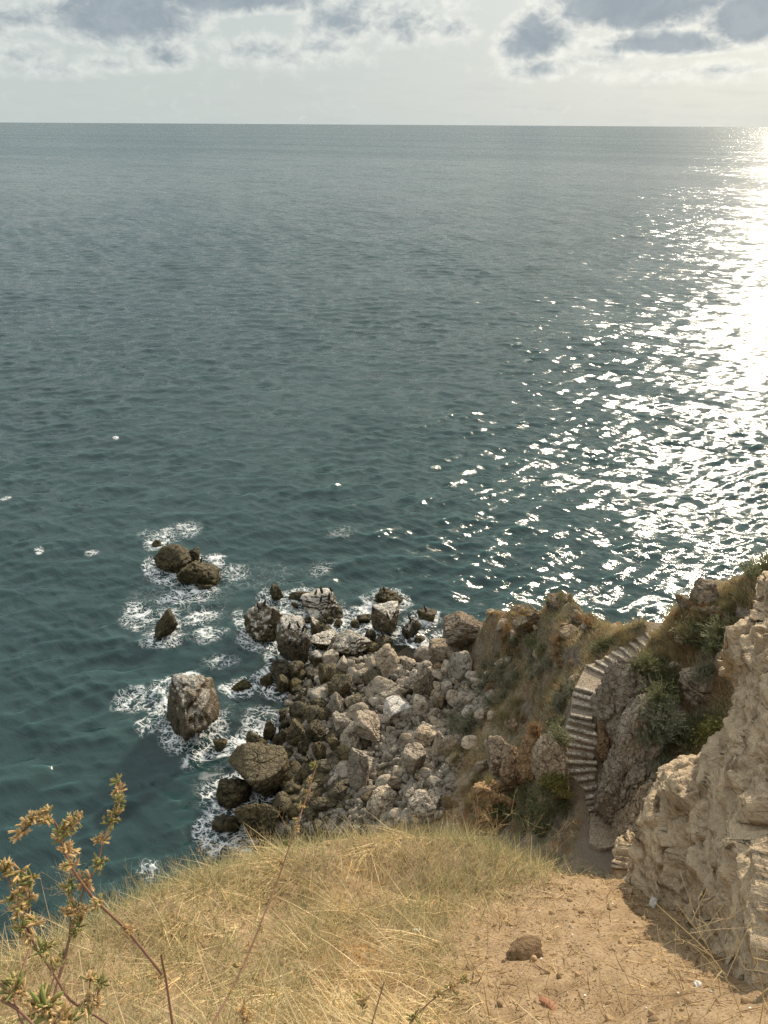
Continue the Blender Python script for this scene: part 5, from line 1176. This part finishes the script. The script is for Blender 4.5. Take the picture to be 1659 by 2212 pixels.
weed('bushy_weed', 'bushy dry weed with many seed clusters at the left edge, in front of the sea',
     [((.95, .9), [(560, 1330), (440, 1250), (350, 1195), (290, 1100), (240, 1020), (180, 930), (152, 830), (148, 600)], .0030, S), (.9, [(180, 930), (110, 770), (60, 650), (22, 530)], .0019, S), (.9, [(152, 830), (120, 700), (95, 560)], .0017, S), (.93, [(440, 1250), (448, 1180), (452, 1085)], .0015, S), (.93, [(455, 1260), (490, 1170), (508, 1105)], .0015, S)],
     [(430, 1212, 78, .93), (220, 945, 70, .9), (172, 805, 72, .9), (150, 705, 74, .9), (152, 592, 74, .9), (95, 562, 74, .9), (22, 530, 76, .9), (70, 672, 74, .9), (102, 742, 74, .9), (112, 832, 70, .9), (150, 880, 66, .9), (275, 1035, 62, .91), (452, 1092, 56, .93), (506, 1112, 56, .93), (20, 570, 60, .9), (130, 650, 62, .9), (475, 1205, 55, .93)], flower=(222, 1172, 40, .86))
weed('upright_weed', 'slender upright weed with green-brown seed clusters along its dark stem, tallest at the left',
     [((1.0, 1.0), [(235, 1330), (270, 1180), (330, 950), (420, 650), (480, 540), (520, 400), (570, 250), (592, 92)], .0027, S), (1.0, [(290, 1110), (330, 980), (350, 850), (356, 700), (358, 560)], .0021, S), (1.0, [(340, 920), (395, 800), (415, 720)], .0015, S)],
     [(435, 598, 72, 1.0), (502, 512, 66, 1.0), (507, 392, 62, 1.0), (556, 302, 62, 1.0), (582, 258, 58, 1.0), (592, 195, 56, 1.0), (596, 142, 56, 1.0), (590, 96, 48, 1.0), (350, 622, 64, 1.0), (368, 745, 70, 1.0), (402, 790, 66, 1.0), (385, 845, 60, 1.0), (420, 735, 48, 1.0), (335, 760, 56, 1.0), (310, 985, 44, 1.0)])
weed('leaning_weed', 'long thin weed stem with sparse buds leaning right across the grass towards the rocks',
     [((1.2, 1.35), [(1062, 1330), (1160, 1150), (1250, 960), (1330, 760), (1390, 610), (1480, 350), (1535, 195), (1592, 10)], .0030, S)],
     [(1158, 1160, 34, 1.22), (1192, 1025, 50, 1.23), (1250, 920, 42, 1.25), (1312, 832, 40, 1.26), (1335, 712, 50, 1.28), (1387, 622, 40, 1.29), (1412, 512, 44, 1.3), (1440, 412, 46, 1.31), (1484, 335, 48, 1.32), (1497, 292, 46, 1.32), (1512, 222, 44, 1.33), (1542, 150, 44, 1.34), (1562, 92, 42, 1.34), (1582, 20, 48, 1.35)])
weed('corner_weed', 'withered weed with large brown clusters filling the bottom left corner',
     [((.72, .75), [(120, 1340), (70, 1180), (100, 1080), (150, 940)], .0026, S), (.72, [(-20, 1180), (60, 1225), (110, 1262), (180, 1335)], .0024, S), (.72, [(-30, 1060), (20, 1130), (60, 1190)], .0018, S), (.8, [(195, 1320), (245, 1170), (275, 1070)], .0019, S)],
     [(75, 1130, 90, .72), (110, 1160, 70, .72), (225, 1215, 105, .78), (265, 1270, 105, .78), (180, 1250, 90, .78), (300, 1290, 95, .78), (50, 1165, 60, .72), (340, 1310, 80, .8), (150, 1215, 60, .78)])
weed('short_weed', 'short weed with a few buds at the bottom edge right of the leaning stem',
     [(1.1, [(150, 830), (175, 740), (205, 640)], .0022, S), (1.1, [(285, 830), (320, 775), (400, 700), (510, 630)], .0019, S)],
     [(122, 705, 50, 1.1), (125, 735, 44, 1.1), (318, 775, 36, 1.1), (410, 688, 36, 1.1), (460, 660, 40, 1.1), (498, 637, 42, 1.1)], conv=w8)
weed('broken_stalk', 'bare straw-coloured stalk standing in the grass behind the left weeds', [((1.6, 1.6), [(440, 1330), (418, 1120), (394, 940)], .0028, 'stem_pale')], [])
weed('low_weed', 'small green-tipped weed sprouting at the bottom edge under the leaning stem', [(1.15, [(1225, 1345), (1228, 1290), (1232, 1240)], .0020, S)], [(1222, 1250, 55, 1.15), (1238, 1290, 55, 1.15), (1210, 1275, 44, 1.15)])

# dry branching weeds: brittle stems with forked tips
def twig(px, py, hpx, dist_, label, group, mat='stem_pale', lean=0.0, nb=9, hit=True, rad=.0022):
    p = near_hit(px, py) if hit else at_d(px, py, dist_); Hh = hpx*np.linalg.norm(p-CPOS)/F*1.15; r = random.Random(int(px*7+py)); parts = []
    top = np.array([lean*Hh, r.uniform(-.15, .15)*Hh, Hh]); main = spline(np.array([[0, 0, -.02], top*.5+np.array([-lean*.12*Hh, 0, 0]), top]), 8); parts.append(tube(main, np.linspace(rad, rad*.45, len(main)), 5))
    for k in range(nb):
        t_ = r.uniform(.3, .95); b = main[int(t_*(len(main)-1))]; az = r.uniform(0, 6.28); L = Hh*(1-t_*.6)*r.uniform(.3, .6); d = np.array([math.cos(az)*.8, math.sin(az)*.8, r.uniform(.5, 1.0)])*L; br = spline(np.array([b, b+d*.5+np.array([0, 0, .04*L]), b+d]), 4); parts.append(tube(br, np.linspace(rad*.6, rad*.3, len(br)), 4))
        for q in range(4):
            b2 = br[r.randrange(2, len(br))]; d2 = np.array([r.uniform(-.5, .5), r.uniform(-.5, .5), r.uniform(.2, .7)])*L*.35; parts.append(tube(np.array([b2, b2+d2*.6, b2+d2]), [rad*.4, rad*.35, rad*.5], 4))
    V, Fq = join(parts); o = obj('dry_weed', mesh_from('dry_weed', V, Fq, True), M[mat], loc=tuple(p)); tag(o, label, 'weed', group)
for i, (px, py, hp, ln) in enumerate(((585, 1838, 60, -.3), (640, 1825, 70, -.4), (700, 1815, 55, .3), (560, 1850, 55, -.2), (850, 1815, 65, .2), (905, 1812, 60, -.3), (960, 1818, 70, .3), (1010, 1825, 95, .3), (1045, 1830, 110, .4), (1085, 1845, 90, -.4), (1120, 1850, 100, .3), (1150, 1858, 90, .7), (1180, 1868, 80, .5), (450, 1888, 70, -.2), (380, 1905, 60, .1), (300, 1930, 60, -.3), (500, 1870, 60, .2))):
    twig(px, py, hp, 0, 'thin dry branching weed standing up along the crest of the grassy ledge', 'dry weeds along the ledge crest', lean=ln)
twig(150, 1985, 120, 0, 'feathery yellow-tan dried umbel weed at the left end of the ledge, against dark water', None, lean=.2, nb=34, rad=.003)
twig(60, 2020, 80, 0, 'thin pale weed at the far left end of the ledge', None, lean=-.2, nb=10)
for i, (px, py, hp, ln) in enumerate(((1560, 2150, 230, -.5), (1610, 2200, 240, -.7), (1640, 2230, 260, -.35), (1500, 2230, 200, -.5), (1655, 2190, 200, .1), (1480, 2010, 90, -.3))):
    twig(px, py, hp, 0, 'long bare straw twig bending up in front of the shaded cliff foot', 'straw twigs at the cliff foot', lean=ln, nb=6, rad=.0024)
for i, (px, py, hp, ln) in enumerate(((1250, 2130, 150, -.6), (1390, 2150, 120, -.5), (1110, 2000, 60, .6), (1290, 1990, 60, .5), (1180, 2190, 90, .4))):
    twig(px, py, hp, 0, 'brittle dry twig sticking out of the bare soil', 'dry twigs on the bare soil', lean=ln, nb=3, rad=.0018)
sc.cycles.use_denoising = True; sc.cycles.denoiser = 'OPENIMAGEDENOISE'; sc.cycles.denoising_input_passes = 'RGB_ALBEDO_NORMAL'; sc.cycles.denoising_prefilter = 'NONE'
